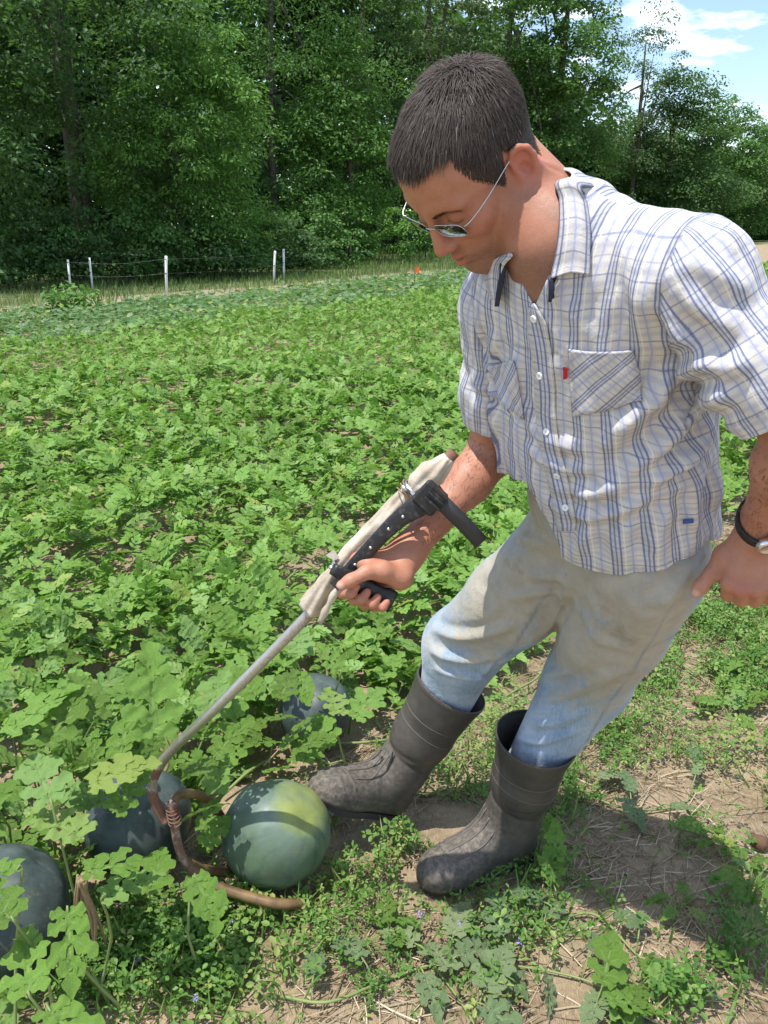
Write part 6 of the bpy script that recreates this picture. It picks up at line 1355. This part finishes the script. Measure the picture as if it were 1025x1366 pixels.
# clover: stems with three rounded leaflets
TRI_V, TRI_T = [], []
for k in range(3):
    a0 = k * 2.094; ring = [(.10, 0, 0), (.55, -.38, .05), (.95, -.26, .0), (1.0, .0, -.03), (.95, .26, .0), (.55, .38, .05)]; c_, s_ = math.cos(a0), math.sin(a0); o_ = len(TRI_V)
    TRI_V += [(x * c_ - y * s_, x * s_ + y * c_, z) for x, y, z in ring]; TRI_T += [(o_, o_ + i, o_ + i + 1) for i in range(1, 5)]
def trifol(wd, seed):
    r2 = np.random.default_rng(seed); V, T = [], []
    for k in range(3):
        a0 = k * 2.094 * (.75 if wd < .3 else 1) + r2.normal(0, .15); c_, s_ = math.cos(a0), math.sin(a0); o_ = len(V); L = r2.uniform(.85, 1.15)
        V += [((x * L) * c_ - y * s_, (x * L) * s_ + y * c_, z) for x, y, z in ((.08, 0, 0), (.50, -wd, .06), (.90, -wd * .75, .0), (1.02, 0, -.06), (.90, wd * .75, .0), (.50, wd, .06))]; T += [(o_, o_ + i, o_ + i + 1) for i in range(1, 5)]
    return A(V), A(T), np.zeros(len(V))
CLVS = [trifol(.36, 1), trifol(.30, 2), trifol(.22, 3), trifol(.19, 4)]
CLV = (A(TRI_V), A(TRI_T), np.zeros(len(TRI_V)))
M_CLOV = leaf_mat('clover_leaf', [(0, (.065, .15, .028)), (.45, (.115, .235, .042)), (.8, (.19, .32, .07)), (1, (.32, .36, .11))], vein_c=None, trans=.35)
p, r_ = drop_points(330000, 31, lambda p, d: np.clip(d * 1.15, 0, 1) * (.25 + .75 * clump(p, 9.0, 41))); n = len(p)
if n > 9000: p = p[:9000]; n = 9000
h = r_.uniform(.015, .085, n) * (.5 + .8 * vnoise(p[:, 0], p[:, 1], 7, 42)); pos = np.column_stack([p, h]); V, T, a_, e_ = scatter(CLVS, pos, rots(r_.uniform(0, 6.28, n), r_.normal(0, .45, n), r_.normal(0, .45, n)), r_.uniform(.008, .020, n), np.clip(.5 + .26 * r_.normal(size=n) + .8 * (vnoise(p[:, 0], p[:, 1], 4, 43) - .5), 0, 1), (vnoise(p[:, 0], p[:, 1], 3.0, 47) * 3.99 + r_.normal(0, .5, n)).clip(0, 3).astype(int))
tag(mesh('clover', V, T, M_CLOV, smooth=False, attrs={'tone': a_}), 'low clover and alfalfa covering the soil round the boots', kind='stuff')
# fine grass blades and wispy stems among it
M_GRS = leaf_mat('field_grass', [(0, (.09, .19, .035)), (.5, (.16, .28, .06)), (.8, (.28, .33, .11)), (1, (.46, .38, .20))], vein_c=None, trans=.3)
BLF = (A([(0, -.03, 0), (0, .03, 0), (.12, .024, .5), (.42, 0, .9), (.12, -.024, .5)], float), A([[0, 1, 2], [0, 2, 4], [4, 2, 3]]), np.zeros(5))
p, r_ = drop_points(120000, 32, lambda p, d: np.clip(d, .02, 1) * clump(p, 5.0, 44) * .8); p = p[:13000]; n = len(p); pos = np.column_stack([p, np.zeros(n)])
V, T, a_, e_ = scatter([BLF], pos, rots(r_.uniform(0, 6.28, n), r_.normal(0, .45, n), r_.normal(0, .35, n)), r_.uniform(.03, .11, n), np.clip(.4 + .3 * r_.normal(size=n), 0, 1), np.zeros(n, int))
tag(mesh('grass', V, T, M_GRS, smooth=False, attrs={'tone': a_}), 'fine grass blades among the clover', kind='stuff')
# straw and dead stems lying on the soil
M_STRAW = leaf_mat('straw', [(0, (.16, .11, .065)), (.5, (.36, .28, .175)), (1, (.58, .50, .37))], vein_c=None, trans=.05, rough=.8)
STW = (A([(-.5, -.012, 0), (-.5, .012, 0), (-.5, 0, .02), (.5, -.010, 0.03), (.5, .010, 0.03), (.5, 0, .045), (0, -.014, -.01), (0, .014, -.01), (0, 0, .012)], float), A([[0, 6, 8], [0, 8, 2], [1, 2, 8], [1, 8, 7], [6, 3, 5], [6, 5, 8], [7, 8, 5], [7, 5, 4]]), np.zeros(9))
p, r_ = drop_points(70000, 33, lambda p, d: np.where(side_of(p) < .1, (1 - .5 * np.clip(d, 0, 1)) * (.25 + .75 * clump(p, 3.0, 45)), 0)); p = p[:7000]; n = len(p); z = gheight(p[:, 0], p[:, 1]) + r_.uniform(.001, .010, n)
V, T, a_, e_ = scatter([STW], np.column_stack([p, z]), rots(r_.normal(.7, .9, n), r_.normal(0, .10, n), r_.uniform(0, 6.28, n)), r_.uniform(.02, .11, n) ** 1.0, r_.random(n), np.zeros(n, int)); tag(mesh('straw', V, T, M_STRAW, smooth=False, attrs={'tone': a_}), 'dry straw and dead stems scattered on the soil', kind='stuff')
# crumbs of dry soil
M_CRUMB = leaf_mat('soil_crumb', [(0, (.10, .065, .038)), (.5, (.24, .17, .105)), (1, (.40, .31, .20))], vein_c=None, trans=0.0, rough=.95)
CRB = [(A([(1, 0, 0), (-.8, .3, .1), (0, .9, -.1), (.1, -.8, 0), (.1, .1, .75), (0, 0, -.5)], float) * A(sc_), A([[0, 2, 4], [2, 1, 4], [1, 3, 4], [3, 0, 4], [2, 0, 5], [1, 2, 5], [3, 1, 5], [0, 3, 5]]), np.zeros(6)) for sc_ in ((1, 1, 1), (.8, 1.2, .7), (1.3, .7, .8))]
p, r_ = drop_points(26000, 34, lambda p, d: np.where(side_of(p) < .05, .25 + .75 * clump(p, 6.0, 48), 0)); p = p[:4200]; n = len(p); s_ = .0016 + .007 * r_.random(n) ** 4
V, T, a_, e_ = scatter(CRB, np.column_stack([p, gheight(p[:, 0], p[:, 1]) + s_ * .25]), rots(r_.uniform(0, 6.28, n), r_.normal(0, .3, n), r_.normal(0, .3, n)), s_, r_.random(n), np.arange(n) % 3); tag(mesh('soil_crumbs', V, T, M_CRUMB, smooth=False, attrs={'tone': a_}), 'small crumbs of dry soil on the bare strip', kind='stuff')
# small purple alfalfa flowers
M_PUR = mat('alfalfa_flower', (.30, .22, .52), .7)
for k, (a, b) in enumerate(((306, 1237), (182, 1286), (138, 1310), (612, 1240), (690, 1262), (560, 1225), (634, 1252), (262, 1338))):
    b0 = G(a, b + 18); o_ = empty('alfalfa_flower', b0); tag(o_, 'tiny pale purple alfalfa flower head in the clover', 'flower', 'purple alfalfa flowers'); t = b0 + A([.004, .002, .045]); v_, q_ = tube(A([b0, t]), .0009, 5); mesh('stem', v_, q_, M_VINE, o_); r2 = np.random.default_rng(k); pp = t + r2.normal(0, .0035, (16, 3)); V, T, a_, e_ = scatter([LQ], pp, rots(r2.uniform(0, 6.28, 16), r2.normal(.4, .5, 16), r2.normal(0, .5, 16)), np.full(16, .005), np.zeros(16), np.zeros(16, int)); mesh('petals', V, T, M_PUR, o_, smooth=False)
# melon runners trailing over the bare soil
M_WILT = leaf_mat('wilted_leaf', [(0, (.08, .15, .06)), (.6, (.14, .22, .10)), (1, (.22, .27, .13))], True, rough=.6, bump=120, trans=.2)
lmw = []
for k in range(7): me = lm[k].copy(); me.name = 'wilted_leaf'; me.materials.clear(); me.materials.append(M_WILT); lmw.append(me)
def runner(pts, label, leaves, r0=.0036, seed=0, wl=True):
    r2 = np.random.default_rng(seed); W_ = A([G(*q) for q in pts]); W_[:, 2] = gheight(W_[:, 0], W_[:, 1]) + .006 + .012 * r2.random(len(W_)); c_ = cr(W_, 12 * len(W_)); root = empty('watermelon_runner', c_[0]); tag(root, label, 'vine', 'runners trailing over the soil')
    v_, q_ = tube(c_, np.linspace(r0, r0 * .6, len(c_)), 7); mesh('runner_stem', v_, q_, M_VINE, root)
    for f, yaw, size, tilt in leaves:
        p_ = c_[int(f * (len(c_) - 1))]; h_ = r2.uniform(.012, .05); tp = p_ + A([math.cos(yaw) * .035, math.sin(yaw) * .035, h_]); v_, q_ = tube(cr(A([p_, (p_ + tp) / 2 + A([0, 0, .012]), tp]), 6), .0018, 5); mesh('leaf_stalk', v_, q_, M_VINE, root)
        o = bpy.data.objects.new('leaf', (lmw if wl else lm)[r2.integers(7)]); COL.objects.link(o); o.parent = root; R_ = rots(A([yaw]), A([tilt]), A([r2.normal(0, .35)]))[0]; M4 = Matrix(R_.tolist()).to_4x4() @ Matrix.Diagonal((size, size, size, 1)); M4.translation = Vector(tp) - root.location; o.matrix_basis = M4
runner([(375, 1335), (440, 1348), (520, 1310), (600, 1288), (690, 1292), (770, 1310), (840, 1340)], 'long runner with limp leaves crossing the straw in front of the boot', [(.12, 1.5, .07, .0), (.30, 2.3, .09, .1), (.42, -1.2, .09, -.1), (.50, 1.2, .10, .2), (.58, -.8, .085, -.1), (.66, 1.9, .09, .1), (.74, -1.6, .08, -.2), (.85, .8, .075, .1), (.93, -2.2, .08, 0)], seed=1)
runner([(660, 1285), (720, 1245), (790, 1225), (850, 1275), (930, 1345)], 'runner bending away from the planted boot towards the weeds', [(.10, 1.8, .08, .3), (.22, .6, .07, .2), (.35, 2.6, .08, .1), (.55, -.7, .06, .0), (.75, 1.2, .05, .2), (.9, -.5, .06, 0)], seed=2)
runner([(705, 1000), (760, 1045), (815, 1078), (870, 1083), (915, 1068), (936, 1040)], 'thin runner with pale tip on the brown soil beside the jeans leg', [(.08, 1.7, .09, -.1), (.20, 2.4, .10, -.2), (.30, .6, .10, .0), (.40, -1.0, .09, -.2), (.50, 1.4, .08, .3), (.62, -.4, .05, .2), (.85, 1.0, .05, .5), (.97, 1.5, .06, .7)], seed=3)
runner([(745, 1260), (742, 1200), (740, 1165)], 'short upright runner shoot by the boot toe', [(.4, 1.6, .09, .9), (.7, 1.5, .08, 1.1), (.95, 1.7, .07, 1.2)], seed=4, wl=False)
runner([(880, 870), (930, 905), (975, 925), (1010, 900)], 'runner with dark leaves near the hanging hand', [(.2, 2.0, .10, .2), (.4, -.6, .11, .1), (.6, 1.0, .11, .1), (.8, 2.4, .10, .2), (.95, .2, .10, .0)], seed=5, wl=False)
runner([(560, 1270), (610, 1330), (640, 1380)], 'runner end with broad limp leaves at the straw patch', [(.15, 2.6, .09, .1), (.3, .4, .10, -.1), (.55, 2.0, .11, .0), (.7, -.7, .11, -.1), (.9, 1.0, .12, .1)], seed=6)
def soil_weed(px, py, label, n, size, hgt, seed, m_=None, sp=.05):
    b = G(px, py); r2 = np.random.default_rng(seed); root = empty('broadleaf_weed', b); tag(root, label, 'weed', 'single weeds on the bare soil'); sts = []
    for k in range(n):
        yaw = r2.uniform(0, 6.28); t = b + A([math.cos(yaw) * sp * r2.random(), math.sin(yaw) * sp * r2.random(), hgt * r2.uniform(.3, 1)]); sts.append(tube(cr(A([b, (b + t) / 2 + A([0, 0, .01]), t]), 6), .0013, 5, cap=False)); o = bpy.data.objects.new('leaf', lm[k % 7]); COL.objects.link(o); o.parent = root; R_ = rots(A([yaw]), A([r2.normal(.15, .3)]), A([r2.normal(0, .3)]))[0]; s_ = size * r2.uniform(.7, 1.2); M4 = Matrix(R_.tolist()).to_4x4() @ Matrix.Diagonal((s_, s_, s_, 1)); M4.translation = Vector(t) - root.location; o.matrix_basis = M4
    v_, q_ = join(sts); mesh('stems', v_, q_, M_VINE, root)
soil_weed(945, 1128, 'small bluish weed clump alone on the bare brown soil', 9, .055, .05, 1); soil_weed(972, 955, 'flat rosette weed on the soil below the hanging hand', 8, .085, .03, 2); soil_weed(850, 1330, 'leafy weed sprouting beside the crossing runners', 9, .07, .06, 3); soil_weed(790, 1362, 'broad leaf weed at the open edge of the straw patch', 4, .10, .06, 4); soil_weed(520, 1255, 'young weed in the clover ahead of the planted boot', 7, .06, .06, 5, sp=.03)
soil_weed(1000, 1190, 'tuft of weed at the outer side of the soil strip', 10, .05, .06, 6); soil_weed(905, 1215, 'little weed between straw and the outer weed tuft', 7, .045, .05, 7)
# dried vine stub, clod and twigs by the dark melons
M_DRY = mat('dried_vine', (.38, .29, .16), .9); nb = NB(M_DRY); nb.base(nb.mix(nb.noise(80, 4, nb.obj()), (.16, .11, .06), (.36, .27, .16)))
b0 = P(108, 1172, 1.50); fib = []
r2 = np.random.default_rng(9)
for k in range(9): e_ = G(126 + r2.normal(0, 9), 1275 + r2.normal(0, 10)); fib.append(tube(cr(A([b0 + r2.normal(0, .004, 3), (b0 * .55 + e_ * .45) + r2.normal(0, .008, 3), e_]), 12), np.linspace(.0055, .002, 12) * r2.uniform(.5, 1.1), 5))
dv = empty('dried_vine', G(126, 1275)); tag(dv, 'dried brown fibrous vine stub between the dark melons', 'dead vine'); v_, q_ = join(fib); mesh('fibres', v_, q_, M_DRY, dv)
M_CLOD = mat('soil_clod', (.12, .065, .035), .95); nb = NB(M_CLOD); nb.base(nb.mix(nb.noise(40, 5, nb.obj()), (.07, .035, .018), (.20, .115, .06))); nb.normal(nb.bump(nb.noise(70, 5, nb.obj(), .7), .8, .01))
for k, (a, b, s_, lb) in enumerate(((112, 1285, .035, 'dark brown rotten clod next to the dried vine stub'), (700, 1120, .02, 'soil crumb behind the heel of the planted boot'), (1012, 1130, .022, 'pale soil crumb on the bare strip beside the outer weeds'))):
    vol = Vol(A([-.1] * 3), A([.1] * 3), .005); r3 = np.random.default_rng(k)
    for j in range(7): vol.ell(r3.normal(0, s_ * .45, 3) * A([1.3, 1, .5]), A([s_ * .6] * 3) * r3.uniform(.6, 1.1, 3), k=.01)
    V, Q = vol.nets(1); V[:, 2] -= V[:, 2].min() + .004; g0 = G(a, b); o_ = mesh('soil_clod', V + g0, Q, M_CLOD); tag(o_, lb, 'clod')
def twig(pts, label, r0=.0024): W_ = cr(A([P(*q) for q in pts]), 14); v_, q_ = tube(W_, np.linspace(r0, r0 * .5, 14), 6); o_ = mesh('twig', v_, q_, M_DRY); tag(o_, label, 'twig', 'dry twigs in the vines')
twig([(352, 1022, 1.93), (372, 1000, 1.95), (392, 978, 1.98)], 'dry brown twig rising behind the melon under the boot'); twig([(400, 1030, 1.97), (425, 1020, 1.99), (455, 1008, 2.02)], 'pale dry stalk behind the raised boot toe'); twig([G(945, 1090).tolist() and (945, 1090, (CAMH - .01) / (ST + (1090 - 683) / FPX * CT)), (985, 1080, (CAMH - .012) / (ST + (1080 - 683) / FPX * CT)), (1022, 1076, (CAMH - .012) / (ST + (1076 - 683) / FPX * CT))], 'pale crooked twig lying on the bare soil strip')
